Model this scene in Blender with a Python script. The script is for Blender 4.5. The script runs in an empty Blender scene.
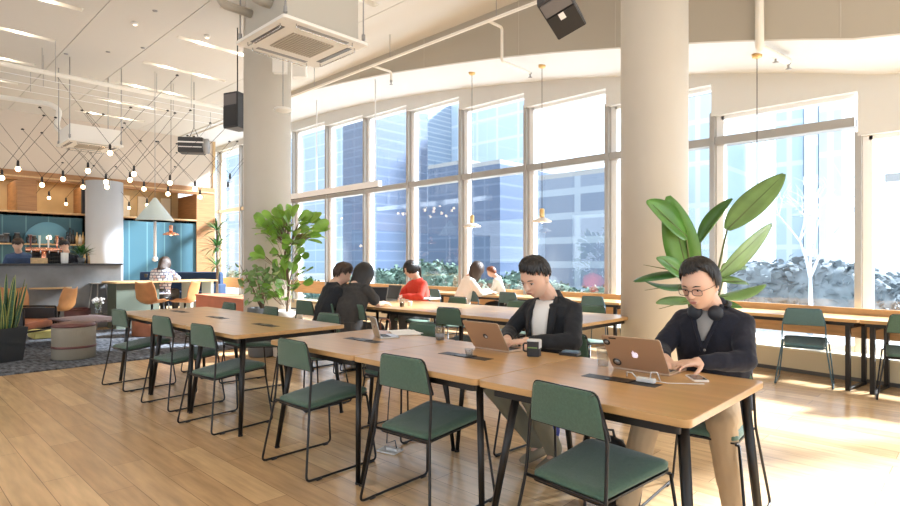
import bpy, bmesh, math, random
from mathutils import Vector, Matrix, Euler, noise
random.seed(7)
PI = math.pi
SC = bpy.context.scene
COL = SC.collection
# ---------------------------------------------------------------- camera frame
EYE, F = 1.36, 562.0
CU, SU = 0.6922, 0.7217
def atd(px, py, d):
    "world point seen at photo pixel (px,py) at distance d along the view axis"
    t = (px-450)/F
    return Vector((-(CU-SU*t)*d, (SU+CU*t)*d, EYE-(py-262)*d/F))
def atz(px, py, z): return atd(px, py, F*(EYE-z)/(py-262))
def atv(px, py, v):
    t = (px-450)/F
    return atd(px, py, v/(SU+CU*t))
def atu(px, py, u):
    t = (px-450)/F
    return atd(px, py, u/(CU-SU*t))
# ---------------------------------------------------------------- mesh builder
class MB:
    def __init__(s): s.v = []; s.f = []; s.sm = []
    def add(s, vs, fs, smooth=False, M=None):
        o = len(s.v)
        for p in vs:
            p = Vector(p)
            s.v.append(M @ p if M else p)
        for f in fs:
            s.f.append([i+o for i in f]); s.sm.append(smooth)
        return s
    def box(s, x0, x1, y0, y1, z0, z1, M=None):
        vs = [(x,y,z) for z in (z0,z1) for y in (y0,y1) for x in (x0,x1)]
        return s.add(vs, [(0,2,3,1),(4,5,7,6),(0,1,5,4),(2,6,7,3),(0,4,6,2),(1,3,7,5)], False, M)
    def ring_loft(s, rings, closed=True, caps=True, smooth=True, M=None):
        n = len(rings[0]); vs = [p for r in rings for p in r]; fs = []
        for i in range(len(rings)-1):
            for j in range(n if closed else n-1):
                k = (j+1) % n
                fs.append((i*n+j, i*n+k, (i+1)*n+k, (i+1)*n+j))
        if caps and closed:
            fs.append(tuple(range(n))[::-1]); fs.append(tuple((len(rings)-1)*n+j for j in range(n)))
        return s.add(vs, fs, smooth, M)
    def tube(s, pts, r, n=8, M=None, smooth=True, flat=1.0):
        pts = [Vector(p) for p in pts]
        rs = r if isinstance(r, (list, tuple)) else [r]*len(pts)
        rings = []; up = None
        for i, p in enumerate(pts):
            d = (pts[min(i+1, len(pts)-1)]-pts[max(i-1, 0)])
            if d.length < 1e-9: d = Vector((0,0,1))
            d.normalize()
            if up is None:
                up = Vector((0,0,1)) if abs(d.z) < .9 else Vector((0,1,0))
            a = d.cross(up)
            if a.length < 1e-6: a = d.cross(Vector((1,0,0)))
            a.normalize(); b = a.cross(d).normalized(); up = b
            rings.append([p + a*math.cos(2*PI*k/n)*rs[i] + b*math.sin(2*PI*k/n)*rs[i]*flat for k in range(n)])
        return s.ring_loft(rings, M=M, smooth=smooth)
    def cyl(s, p0, p1, r0, r1=None, n=16, M=None):
        return s.tube([p0, p1], [r0, r0 if r1 is None else r1], n, M)
    def lathe(s, prof, n=24, c=(0,0,0), M=None, smooth=True):
        rings = [[(c[0]+r*math.cos(2*PI*k/n), c[1]+r*math.sin(2*PI*k/n), c[2]+z) for k in range(n)] for r, z in prof]
        return s.ring_loft(rings, M=M, smooth=smooth)
    def ell(s, c, r, n=16, m=10, M=None, R=None):
        vs = []; c = Vector(c)
        for i in range(m+1):
            th = PI*i/m
            for j in range(n):
                ph = 2*PI*j/n
                p = Vector((r[0]*math.sin(th)*math.cos(ph), r[1]*math.sin(th)*math.sin(ph), r[2]*math.cos(th)))
                if R is not None: p = R @ p
                vs.append(c+p)
        fs = [(i*n+j, (i+1)*n+j, (i+1)*n+(j+1)%n, i*n+(j+1)%n) for i in range(m) for j in range(n)]
        return s.add(vs, fs, True, M)
    def cap(s, p0, p1, r0, r1, n=12, M=None):
        "tapered capsule"
        p0 = Vector(p0); p1 = Vector(p1); d = p1-p0; L = d.length; d.normalize()
        pts = []; rs = []
        for a in (-88,-60,-30,0): pts.append(p0+d*math.sin(math.radians(a))*r0); rs.append(r0*math.cos(math.radians(a)))
        for a in (0,30,60,88): pts.append(p1+d*math.sin(math.radians(a))*r1); rs.append(r1*math.cos(math.radians(a)))
        return s.tube(pts, rs, n, M)
    def prism(s, out, a0, a1, axis='z', M=None):
        n = len(out)
        def P(x, y, a): return {'z': (x,y,a), 'y': (x,a,y), 'x': (a,x,y)}[axis]
        vs = [P(x,y,a0) for x,y in out]+[P(x,y,a1) for x,y in out]
        fs = [tuple(range(n))[::-1], tuple(range(n,2*n))]+[(i,(i+1)%n,n+(i+1)%n,n+i) for i in range(n)]
        return s.add(vs, fs, False, M)
    def mesh(s, name):
        me = bpy.data.meshes.new(name)
        me.from_pydata([tuple(p) for p in s.v], [], s.f)
        for p, f in zip(me.polygons, s.sm): p.use_smooth = f
        bm = bmesh.new(); bm.from_mesh(me)
        bmesh.ops.remove_doubles(bm, verts=bm.verts, dist=1e-6)
        bmesh.ops.recalc_face_normals(bm, faces=bm.faces)
        bm.to_mesh(me); bm.free()
        return me
    def build(s, name, mat, parent=None, bevel=0, loc=None, rz=0, seg=2, sub=0, solid=0):
        me = s.mesh(name); me.materials.append(mat)
        o = bpy.data.objects.new(name, me); COL.objects.link(o)
        if parent: o.parent = parent
        if loc is not None: o.location = loc
        if rz: o.rotation_euler.z = rz
        if solid:
            m = o.modifiers.new('s', 'SOLIDIFY'); m.thickness = solid; m.offset = 0
        if bevel:
            m = o.modifiers.new('b', 'BEVEL'); m.width = bevel; m.segments = seg; m.limit_method = 'ANGLE'; m.angle_limit = .6
            for p in me.polygons: p.use_smooth = True
            m.harden_normals = True
        if sub:
            m = o.modifiers.new('u', 'SUBSURF'); m.levels = sub; m.render_levels = sub
        return o
def rrect(w, h, r, n=5):
    "rounded rectangle outline centred on 0"
    out = []
    for cx, cy, a in ((w/2-r,h/2-r,0),(-w/2+r,h/2-r,90),(-w/2+r,-h/2+r,180),(w/2-r,-h/2+r,270)):
        for k in range(n+1):
            q = math.radians(a+90*k/n); out.append((cx+r*math.cos(q), cy+r*math.sin(q)))
    return out
def fillet(pts, r, n=5):
    "polyline with rounded corners"
    pts = [Vector(p) for p in pts]; out = [pts[0]]
    for i in range(1, len(pts)-1):
        a, b, c = pts[i-1], pts[i], pts[i+1]
        d1 = (a-b).normalized(); d2 = (c-b).normalized()
        rr = min(r, (a-b).length*.45, (c-b).length*.45)
        p0 = b+d1*rr; p1 = b+d2*rr
        for k in range(n+1):
            t = k/n; out.append(p0*(1-t)**2+b*2*t*(1-t)+p1*t*t)
    out.append(pts[-1]); return out
def thing(name, label, cat, loc=(0,0,0), rz=0, group=None):
    o = bpy.data.objects.new(name, None); COL.objects.link(o)
    o.empty_display_size = .1
    o.location = loc; o.rotation_euler.z = rz
    o['label'] = label; o['category'] = cat
    if group: o['group'] = group
    return o
def tag(o, label, cat, group=None, kind=None):
    o['label'] = label; o['category'] = cat
    if group: o['group'] = group
    if kind: o['kind'] = kind
    return o
def struct(o): o['kind'] = 'structure'; return o
def dup(o, loc=None, rz=None, label=None, group=None, parent=None):
    c = o.copy(); COL.objects.link(c)
    if parent: c.parent = parent
    if loc is not None: c.location = loc
    if rz is not None: c.rotation_euler.z = rz
    if label: c['label'] = label
    if group: c['group'] = group
    for ch in list(o.children): dup(ch, parent=c)
    return c
def remeshed(mb, name, mat, parent, voxel, smooth=4, loc=None, bump=0):
    "union of closed pieces into one continuous skin"
    me = mb.mesh(name)
    o = bpy.data.objects.new(name, me); COL.objects.link(o)
    m = o.modifiers.new('r', 'REMESH'); m.mode = 'VOXEL'; m.voxel_size = voxel; m.use_smooth_shade = True
    if smooth:
        m = o.modifiers.new('s', 'SMOOTH'); m.iterations = smooth; m.factor = .5
    me.materials.append(mat)
    if bump:
        tx = bpy.data.textures.get('folds') or bpy.data.textures.new('folds', 'CLOUDS'); tx.noise_scale = .10; tx.noise_depth = 2
        m = o.modifiers.new('d', 'DISPLACE'); m.texture = tx; m.strength = bump*2.2; m.mid_level = .5; m.texture_coords = 'LOCAL'
    ne = me
    for p in ne.polygons: p.use_smooth = True
    if parent: o.parent = parent
    if loc is not None: o.location = loc
    return o
# ---------------------------------------------------------------- materials
MATS = {}
def mat(name, col, rough=.6, metal=0, emit=None, es=0, spec=.5, trans=0, bump=0, bscale=40, var=0, vscale=6, alpha=1, sheen=0, coat=0, vstretch=None, subs=0):
    if name in MATS: return MATS[name]
    m = bpy.data.materials.new(name); m.use_nodes = True; nt = m.node_tree; N = nt.nodes; L = nt.links
    b = N['Principled BSDF']
    b.inputs['Base Color'].default_value = (*col, 1); b.inputs['Roughness'].default_value = rough
    b.inputs['Metallic'].default_value = metal; b.inputs['Specular IOR Level'].default_value = spec
    b.inputs['Transmission Weight'].default_value = trans
    b.inputs['Sheen Weight'].default_value = sheen; b.inputs['Coat Weight'].default_value = coat
    if emit: b.inputs['Emission Color'].default_value = (*emit, 1); b.inputs['Emission Strength'].default_value = es
    if subs:
        b.inputs['Subsurface Weight'].default_value = subs; b.inputs['Subsurface Radius'].default_value = (.02,.008,.004); b.inputs['Subsurface Scale'].default_value = .5
    if var or bump:
        tc = N.new('ShaderNodeTexCoord'); mp = N.new('ShaderNodeMapping'); L.new(tc.outputs['Object'], mp.inputs[0])
        if vstretch: mp.inputs['Scale'].default_value = vstretch
        if var:
            ns = N.new('ShaderNodeTexNoise'); ns.inputs['Scale'].default_value = vscale; ns.inputs['Detail'].default_value = 5
            L.new(mp.outputs[0], ns.inputs[0])
            mx = N.new('ShaderNodeMix'); mx.data_type = 'RGBA'
            mx.inputs[6].default_value = (*[c*(1-var) for c in col], 1); mx.inputs[7].default_value = (*[min(1, c*(1+var)) for c in col], 1)
            rp = N.new('ShaderNodeMapRange'); rp.inputs[1].default_value = .3; rp.inputs[2].default_value = .7
            L.new(ns.outputs[0], rp.inputs[0]); L.new(rp.outputs[0], mx.inputs[0]); L.new(mx.outputs[2], b.inputs['Base Color'])
        if bump:
            n2 = N.new('ShaderNodeTexNoise'); n2.inputs['Scale'].default_value = bscale; L.new(mp.outputs[0], n2.inputs[0])
            bp = N.new('ShaderNodeBump'); bp.inputs['Strength'].default_value = bump; bp.inputs['Distance'].default_value = .01
            L.new(n2.outputs[0], bp.inputs['Height']); L.new(bp.outputs[0], b.inputs['Normal'])
    MATS[name] = m; return m
def brickmat(name, c1, c2, mortar, bw, bh, ms=.004, rough=.4, swap=None, grain=0, offset=.5, gs=(1.5,22,22), spec=.5, bias=0, coat=0):
    "planks / tiles / window grids by the Brick texture in object space; swap: which object axes feed x,y of the pattern"
    m = bpy.data.materials.new(name); m.use_nodes = True; nt = m.node_tree; N = nt.nodes; L = nt.links
    b = N['Principled BSDF']; b.inputs['Roughness'].default_value = rough; b.inputs['Specular IOR Level'].default_value = spec; b.inputs['Coat Weight'].default_value = coat
    tc = N.new('ShaderNodeTexCoord'); sx = N.new('ShaderNodeSeparateXYZ'); cx = N.new('ShaderNodeCombineXYZ')
    L.new(tc.outputs['Object'], sx.inputs[0])
    a = swap or 'XY'
    L.new(sx.outputs[a[0]], cx.inputs[0]); L.new(sx.outputs[a[1]], cx.inputs[1])
    br = N.new('ShaderNodeTexBrick'); br.inputs['Scale'].default_value = 1; br.offset = offset; br.offset_frequency = 2
    for k, v in (('Color1', c1), ('Color2', c2), ('Mortar', mortar)): br.inputs[k].default_value = (*v, 1)
    br.inputs['Mortar Size'].default_value = ms; br.inputs['Brick Width'].default_value = bw; br.inputs['Row Height'].default_value = bh
    br.inputs['Mortar Smooth'].default_value = .1; br.inputs['Bias'].default_value = bias
    L.new(cx.outputs[0], br.inputs[0]); out = br.outputs[0]
    if grain:
        mp = N.new('ShaderNodeMapping'); mp.inputs['Scale'].default_value = gs; L.new(cx.outputs[0], mp.inputs[0])
        ns = N.new('ShaderNodeTexNoise'); ns.inputs['Scale'].default_value = 1; ns.inputs['Detail'].default_value = 6; L.new(mp.outputs[0], ns.inputs[0])
        rp = N.new('ShaderNodeMapRange'); rp.inputs[1].default_value = .25; rp.inputs[2].default_value = .75; rp.inputs[3].default_value = 1-grain; rp.inputs[4].default_value = 1+grain
        L.new(ns.outputs[0], rp.inputs[0])
        ml = N.new('ShaderNodeVectorMath'); ml.operation = 'SCALE'; L.new(out, ml.inputs[0]); L.new(rp.outputs[0], ml.inputs['Scale']); out = ml.outputs[0]
    L.new(out, b.inputs['Base Color']); MATS[name] = m; return m
def woodmat(name, col, rough=.4, var=.18, stretch=(2,26,26), coat=0):
    return mat(name, col, rough, var=var, vscale=1, vstretch=stretch, coat=coat)
# ================================================================ MATERIALS
M = dict(
 ceil=mat('ceiling_paint', (.64,.615,.565), .8), white=mat('white_plaster', (.66,.67,.67), .75), beige=mat('beige_panel', (.42,.385,.32), .7),
 column=mat('column_paint', (.56,.515,.445), .6, var=.03, vscale=1.5), plaster=mat('warm_plaster', (.62,.53,.44), .8),
 alu=mat('aluminium', (.42,.40,.37), .35, .7), white_alu=mat('white_aluminium', (.82,.83,.84), .35), dark_alu=mat('dark_aluminium', (.15,.145,.14), .4, .5),
 black=mat('black_steel', (.022,.02,.019), .35, .6, spec=.6), blackm=mat('black_plastic', (.02,.02,.022), .5), grey=mat('grey_plastic', (.3,.3,.3), .5),
 green=mat('green_fabric', (.068,.130,.090), .85, var=.12, vscale=90, bump=.25, bscale=400, sheen=.25),
 teal=mat('teal_fabric', (.07,.14,.15), .8, var=.1, vscale=90, bump=.2, bscale=400, sheen=.2),
 oak=None, chrome=mat('chrome', (.6,.6,.6), .15, 1), pipe=mat('pipe_paint', (.80,.76,.68), .5), acw=mat('ac_white', (.82,.79,.73), .5),
 acg=mat('ac_galvanised', (.50,.47,.41), .6, .2), dark=mat('dark_void', (.02,.02,.02), .9), concrete=mat('concrete', (.20,.205,.21), .8, var=.2, vscale=2.5, bump=.1),
 copper=mat('copper', (.80,.38,.25), .25, 1), brass=mat('brass', (.75,.5,.22), .3, 1), wood=woodmat('warm_wood', (.36,.18,.075), .45, .2, (2,2,26)),
 woodl=woodmat('light_wood', (.60,.40,.20), .5, .15), panelwood=woodmat('orange_oak', (.58,.33,.14), .45, .14, (1.5,20,30)), 
 blue=mat('blue_board', (.04,.12,.165), .5, var=.08, vscale=2), 
 bulb=mat('bulb_glow', (1,.85,.6), .4, emit=(1,.72,.42), es=14), warmlamp=mat('warm_lamp', (1,.9,.7), .4, emit=(1,.80,.55), es=4),
 led=mat('led_strip', (1,.9,.7), .4, emit=(1,.75,.42), es=3), terracotta=mat('terracotta', (.62,.21,.11), .7, var=.1, vscale=3),
 tan=mat('tan_leather', (.50,.22,.075), .45, var=.12, vscale=8), orange=mat('orange_leather', (.48,.17,.08), .5, var=.12, vscale=8),
 maroon=mat('maroon_leather', (.14,.05,.045), .4, var=.15, vscale=9), canvas=mat('beige_canvas', (.27,.24,.19), .9, bump=.3, bscale=120, vstretch=(1,1,.1)),
 navy=mat('navy_velvet', (.008,.03,.08), .8, sheen=.05), seafoam=mat('seafoam_lacquer', (.62,.72,.70), .4),
 skin=mat('skin', (.72,.46,.34), .5, subs=.15), lips=mat('lips', (.40,.17,.14), .5), hair=mat('black_hair', (.012,.010,.010), .38, bump=.5, bscale=160, vstretch=(1,1,.15)),
 hairb=mat('brown_hair', (.05,.028,.018), .45, bump=.4, bscale=150), redhair=mat('auburn_hair', (.22,.07,.03), .5),
 jacket=mat('charcoal_wool', (.010,.012,.017), .85, var=.2, vscale=120, bump=.5, bscale=14, sheen=.05), navyk=mat('navy_knit', (.008,.010,.022), .9, var=.2, vscale=70, bump=.6, bscale=12, sheen=.08),
 tee=mat('white_cotton', (.82,.81,.79), .85, bump=.3, bscale=16), greytee=mat('grey_cotton', (.27,.27,.27), .9, bump=.3, bscale=16),
 khaki=mat('khaki_cotton', (.42,.30,.18), .85, bump=.5, bscale=14), olive=mat('olive_cotton', (.21,.20,.145), .85, bump=.5, bscale=14),
 red=mat('red_knit', (.72,.055,.03), .8, bump=.3, bscale=14), cream=mat('cream_knit', (.80,.76,.68), .8, bump=.3, bscale=14), charcoal=mat('charcoal_cotton', (.045,.042,.04), .9),
 shoe=mat('beige_suede', (.28,.24,.17), .8), sneaker=mat('white_sneaker', (.7,.68,.65), .6), eyew=mat('eye_white', (.6,.58,.55), .3), eyeb=mat('eye_dark', (.015,.01,.008), .2),
 silver=mat('silver_shell', (.55,.53,.50), .3, .75), gold=mat('rose_gold_shell', (.54,.40,.29), .38, .6), keys=mat('laptop_keys', (.05,.05,.05), .5), screen=mat('dark_screen', (.02,.025,.035), .15),
 glow=mat('lit_logo', (.9,.85,1), .5, emit=(.9,.8,1), es=.9), paper=mat('paper', (.85,.85,.84), .7), phonew=mat('white_phone', (.8,.75,.7), .3), 
 leaf=mat('glossy_leaf', (.23,.42,.06), .35, var=.3, vscale=5, spec=.5), leafb=mat('banana_leaf', (.085,.22,.035), .35, var=.25, vscale=4, spec=.5), leafd=mat('dark_leaf', (.04,.13,.03), .4, var=.3, vscale=6),
 leafy=mat('pale_leaf', (.17,.29,.085), .45, var=.2, vscale=5), stem=mat('stem', (.10,.13,.04), .6), bark=mat('bark', (.2,.13,.08), .8), soil=mat('soil', (.03,.02,.015), .95),
 whitepot=mat('white_pot', (.75,.68,.6), .5), greypot=mat('grey_pot', (.16,.165,.17), .6), darkpot=mat('charcoal_pot', (.035,.038,.042), .6),
 rug=mat('grey_rug', (.11,.12,.14), .98, var=.9, vscale=7, bump=.8, bscale=60, vstretch=(1,3,1)),
 lilac=mat('lilac_slats', (.25,.19,.2), .6), glassd=mat('bottle_glass', (.03,.03,.035), .1, spec=.8), shrub_hazed=mat('hazed_shrub_leaf', (.17,.20,.22), .95, var=.3, vscale=3, spec=.05), shrub=mat('shrub_leaf', (.10,.15,.12), .95, var=.5, vscale=3, spec=.1),  # paler copy of the shrub leaf, window glare and haze put in its colour
)
M['bluesh'] = mat('blue_shirt', (.05,.09,.19), .85)
M['pattern'] = brickmat('patterned_cotton', (.70,.72,.78), (.62,.30,.22), (.12,.14,.22), .09, .06, .008, .85, 'XZ', bias=-.35)
def glassmat(name, tint, gl=.08, rough=.02):
    m = bpy.data.materials.new(name); m.use_nodes = True; nt = m.node_tree; nt.nodes.clear(); N = nt.nodes; L = nt.links
    o = N.new('ShaderNodeOutputMaterial'); t = N.new('ShaderNodeBsdfTransparent'); g = N.new('ShaderNodeBsdfGlossy'); x = N.new('ShaderNodeMixShader'); w = N.new('ShaderNodeLayerWeight'); mr = N.new('ShaderNodeMapRange')
    t.inputs[0].default_value = (*tint, 1); g.inputs['Roughness'].default_value = rough; w.inputs[0].default_value = .3; mr.inputs[3].default_value = gl*.25; mr.inputs[4].default_value = gl
    L.new(w.outputs['Facing'], mr.inputs[0]); L.new(mr.outputs[0], x.inputs[0]); L.new(t.outputs[0], x.inputs[1]); L.new(g.outputs[0], x.inputs[2]); L.new(x.outputs[0], o.inputs[0])
    return m
M['glass'] = glassmat('window_glass', (.93,.965,.995), .16)
M['clear'] = glassmat('clear_plastic', (.88,.90,.92), .35)
M['lens'] = glassmat('spectacle_lens', (.93,.90,.90), .2)
M['floor'] = brickmat('oak_planks', (.72,.49,.265), (.47,.29,.145), (.30,.19,.10), 1.25, .19,   .0022, .24, grain=.22, offset=.37, spec=.55, bias=-.25, gs=(2.2,20,1))
M['table'] = woodmat('oak_tabletop', (.52,.305,.125), .30, .12, (1.2,16,30))
M['edge'] = woodmat('oak_edge', (.56,.30,.13), .4, .12, (2,2,40))
M['barboard'] = brickmat('blue_boards', (.036,.115,.155), (.030,.10,.14), (.10,.22,.25), 4.0, .5, .016, .5, swap='ZY', offset=0)
# ================================================================ ROOM
CEIL = 5.36
EU, FV = 18.6, 7.0           # far wall (distance along the tables), drop panel line
GV = 8.7                     # glass line
def B(u0, u1, v0, v1, z0, z1): return (-u1, -u0, v0, v1, z0, z1)
# floor and ground
struct(MB().box(-20.5, 7.3, -5, GV+.1, -.12, 0).build('floor', M['floor']))
# ceiling panels with slots and joints cut out
slots_u = (3.4, 5.15, 6.9, 8.65, 10.4, 12.2, 14.0, 15.75, 17.4)
slots = [(u, a, b) for u in slots_u for a, b in ((.55,2.42),(3.85,5.55))]
xs = sorted(set([-20.5, 7.3]+[-u-.085 for u in slots_u]+[-u+.085 for u in slots_u]))
ys = sorted([-5, .55, 2.42, 2.6, 2.612, 3.66, 3.672, 3.85, 5.55, 5.72, 5.732, FV+.02, -2.2, -2.188])
cb = MB()
for i in range(len(xs)-1):
    for j in range(len(ys)-1):
        cx, cy = (xs[i]+xs[i+1])/2, (ys[j]+ys[j+1])/2
        if ys[j+1]-ys[j] < .02: continue
        if any(abs(-cx-u) < .09 and a < cy < b for u, a, b in slots): continue
        cb.box(xs[i], xs[i+1], ys[j], ys[j+1], CEIL, CEIL+.03)
struct(cb.build('ceiling', M['ceil']))
struct(MB().box(-20.5, 7.3, -5, GV+.3, CEIL+.25, CEIL+.35).build('ceiling_deck', M['ceil']))
lamp_i = 0
for u, a, b in slots:
    t = thing('ceiling_slot_light', 'recessed ceiling slot light, %s row from the bar wall, %s' % (['ninth','eighth','seventh','sixth','fifth','fourth','third','second','first'][slots_u.index(u)], 'window side' if a > 3 else 'far side from windows'), 'ceiling light', (-u, (a+b)/2, CEIL), 0, 'ceiling slot lights')
    L_ = b-a
    MB().box(-.085,-.075,-L_/2,L_/2,0,.16).box(.075,.085,-L_/2,L_/2,0,.16).box(-.085,.085,-L_/2,-L_/2+.01,0,.16).box(-.085,.085,L_/2-.01,L_/2,0,.16).box(-.085,.085,-L_/2,L_/2,.16,.17).build('housing', M['ceil'], t)
    for k in (-1, 1):
        sp_ = bpy.data.lights.new('slot_lamp', 'POINT'); sp_.shadow_soft_size = .03; sp_.energy = 11 if u > 9 else 6; sp_.color = (1,.86,.68)
        so2 = bpy.data.objects.new('slot_lamp', sp_); COL.objects.link(so2); so2.parent = t; so2.location = (0,k*L_*.22,.07)
        MB().cyl((0,k*L_*.22,.12),(0,k*L_*.22,.158),.05,.05,12).build('lamp', M['warmlamp'], t)
# arched soffit, drop panel, fascia
arc = [(-8,3.3),(-4,3.3),(-2.2,3.25),(-1.2,3.2),(-.7,3.0),(.2,2.3),(.7,2.19),(1.6,2.43),(2.45,2.63),(3.3,2.80),(4.43,3.03),(5.5,3.22),(6.7,3.40),(8.34,3.62),(9.8,3.77),(11.2,3.89),(13,3.97),(14.8,3.99),(24,3.995)]  # rise at the right end is unseen, shaped so sunlight clears it
def arck(u):
    for (a, b), (c, d) in zip(arc, arc[1:]):
        if a <= u <= c:
            s = (u-a)/(c-a); return b+(d-b)*s
    return arc[-1][1]
us = [-7.0+i*.4 for i in range(69)]
so = MB(); dp = MB()
top = [(-u, FV, EYE+arck(u)) for u in us]
n = len(us)
so.add([(-u, FV, EYE+arck(u)) for u in us]+[(-u, 8.56, EYE+arck(u)) for u in us]+[(-u, FV, EYE+arck(u)+.05) for u in us]+[(-u, 8.56, EYE+arck(u)+.05) for u in us],
       [(i,i+1,n+i+1,n+i) for i in range(n-1)]+[(2*n+i,3*n+i,3*n+i+1,2*n+i+1) for i in range(n-1)]+[(i,2*n+i,2*n+i+1,i+1) for i in range(n-1)])
struct(so.build('ceiling_soffit', M['white']))
dp.add([(-u, FV-.06, EYE+arck(u)) for u in us]+[(-u, FV, EYE+arck(u)) for u in us]+[(-u, FV-.06, CEIL+.2) for u in us]+[(-u, FV, CEIL+.2) for u in us],
       [(i,n+i,n+i+1,i+1) for i in range(n-1)]+[(i,i+1,2*n+i+1,2*n+i) for i in range(n-1)]+[(n+i,3*n+i,3*n+i+1,n+i+1) for i in range(n-1)])
struct(dp.build('ceiling_drop_panel', M['beige']))
seams = MB()
for u in (1.1,1.9,3.6,5.2,7.3,9.2):
    seams.box(-u-.005,-u+.005, FV-.064, FV-.058, EYE+arck(u)+.01, CEIL)
struct(seams.build('trim_seam', M['acg']))
# windows
bays = [-7.3,-1.2,1.17,2.9,4.57,6.23,7.88,9.5,11.1,12.75,14.4,16.05,17.7,19.35,21.0]  # first bay and second's right end unseen, shaped for the sun patch
heads = [3.1,1.56,2.11,2.57,2.87,3.14,3.41,3.55,3.62,3.74,3.8,3.82,3.83,3.84]
TZ = EYE+1.747
fas = MB()
for i, k in enumerate(heads):
    a, b = bays[i], bays[i+1]; hz = EYE+k
    w = bpy.data.objects.new('window_%d' % (i+1), None); COL.objects.link(w); w.location = (-(a+b)/2, GV, 0); w['kind'] = 'structure'
    hw = (b-a)/2
    fr = MB().box(-hw-.035,-hw+.035,-.20,.02,.2,hz+.05)
    fr.build('mullion', M['alu'], w, bevel=.004)
    MB().box(-hw+.036,-hw+.135,-.10,.02,.2,hz+.05).build('blind_guide', M['white_alu'], w)
    MB().box(hw-.055,hw-.036,-.06,.02,.2,hz+.05).build('jamb', M['white_alu'], w)
    MB().box(-hw+.1,hw-.04,-.06,.02,.2,.30).box(-hw+.1,hw-.04,-.10,.02,hz-.05,hz+.02).build('frame_rail', M['white_alu'], w)
    if hz > TZ+.2 and i > 0:  # unseen first bay left without transom so its sun patch stays unbroken
        MB().box(-hw+.036,hw-.036,-.18,.02,TZ-.06,TZ+.06).build('transom', M['alu'], w, bevel=.004)
        MB().box(-hw+.12,hw-.05,-.01,-.002,.3,TZ-.06).build('glass_pane', M['glass'], w)
        MB().box(-hw+.12,hw-.05,-.01,-.002,TZ+.06,hz-.05).build('glass_pane', M['glass'], w)
    else:
        MB().box(-hw+.12,hw-.05,-.01,-.002,.3,hz-.05).build('glass_pane', M['glass'], w)
    m_ = 6
    for q in range(m_):
        u0 = a+(b-a)*q/m_; u1 = a+(b-a)*(q+1)/m_
        z0, z1 = EYE+arck(u0)+.05, EYE+arck(u1)+.05
        fas.add([(-u0,8.48,hz),(-u1,8.48,hz),(-u1,8.48,z1),(-u0,8.48,z0),(-u0,8.56,hz),(-u1,8.56,hz),(-u1,8.56,z1),(-u0,8.56,z0)],
                [(0,1,2,3),(7,6,5,4),(0,4,5,1)]+([(0,3,7,4)] if q == 0 else [])+([(1,5,6,2)] if q == m_-1 else []))
    fas.box(-b,-a,8.56,GV,hz,hz+.05)
struct(fas.build('wall_window_fascia', mat('fascia_paint', (.60,.595,.57), .7)))
struct(MB().box(-21, 7.3, GV-.05, GV+.3, -.1, .2).build('wall_window_base', M['white']))
struct(MB().box(-21, 7.3, GV+.02, GV+.3, EYE+3.75, CEIL+.35).build('wall_window_head', M['white']))
# low radiator casing and oak back board that follow the gentle bend of the front
wp = [(20,8.5),(14,8.5),(9,8.5),(5.5,8.48),(4.3,8.40),(3.3,8.22),(2.3,8.0),(.7,7.68),(-2.2,7.1),(-7,6.4)]
def strip(name, m_, y0, y1, z0, z1, kind=None, rng=(0,10)):
    rings = []
    for u, v in wp[rng[0]:rng[1]]:
        rings.append([(-u,v+y0,z0),(-u,v+y1,z0),(-u,v+y1,z1),(-u,v+y0,z1)])
    return MB().ring_loft(rings, smooth=False).build(name, m_)
struct(strip('baseboard_radiator', mat('radiator_casing', (.72,.62,.42), .5), .03, .25, .05, .27))
struct(strip('trim_radiator_top', mat('radiator_top', (.78,.70,.52), .5), .0, .26, .275, .30))
struct(strip('trim_plinth', M['dark_alu'], .05, .24, 0, .05))
bb = strip('window_back_board', M['panelwood'], .05, .09, .50, .834)
tag(bb, 'long orange oak board running behind the window bar tables', 'board')
# ================================================================ far bar wall
def wv(x, u=EU): # v on the far wall seen at photo column x
    t = (x-450)/F; return u*(SU+CU*t)/(CU-SU*t)
zO0, zO1 = 2.72, 3.56
v1, v2, v3, v4 = wv(87), wv(121), wv(196), wv(214)
wl = MB()
wl.box(*B(EU,EU+.2,-5,v4,3.80,CEIL+.3))                       # plaster above
struct(wl.build('wall_left', M['plaster']))
struct(MB().box(*B(EU-.05,EU+.2,-5,v4,3.56,3.80)).box(*B(EU-.05,EU+1.6,v3,v4,0,3.56)).box(*B(EU-.03,EU+.2,-5,v3,zO0-.05,zO0)).build('trim_wood_band', M['wood']))
struct(MB().box(*B(EU-.06,EU-.02,-5,v3,zO0-.03,zO0+.01)).box(*B(EU-.07,EU-.05,-5,v4,3.62,3.66)).build('trim_light_wood', M['woodl']))
struct(MB().box(*B(EU,EU+.15,-5,v3,0,zO0-.05)).build('wall_blue_boards', M['barboard']))
# niche above the boards
struct(MB().box(*B(EU+1.5,EU+1.6,-5,v3,2.5,3.8)).box(*B(EU,EU+1.6,-5,v3,2.6,2.68)).box(*B(EU+.2,EU+1.6,-5,v3,3.7,3.8)).build('wall_niche', mat('niche_wood', (.62,.47,.26), .5, var=.15, vscale=1.5)))
struct(MB().box(*B(EU+.0,EU+1.5,wv(17),wv(37),zO0,zO1)).build('column_niche', M['wood']))
struct(MB().box(*B(EU+.3,EU+1.5,v1-.0,v2,zO0,zO1)).build('wall_niche_divider', M['wood']))
for i_, vv in enumerate((v2+.35,v2+.9,v2+1.6,v2+2.2)):
    struct(MB().box(*B(EU+1.40,EU+1.49,vv,vv+.3,2.75,3.5)).build('trim_niche_light_panel', mat('niche_pale', (.8,.75,.62), .5)))
struct(MB().box(*B(EU-.0,EU+.12,v1-.12,v1+.3,0,zO1)).build('wall_bar_pier', mat('dark_pier', (.03,.035,.04), .6)))
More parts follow.
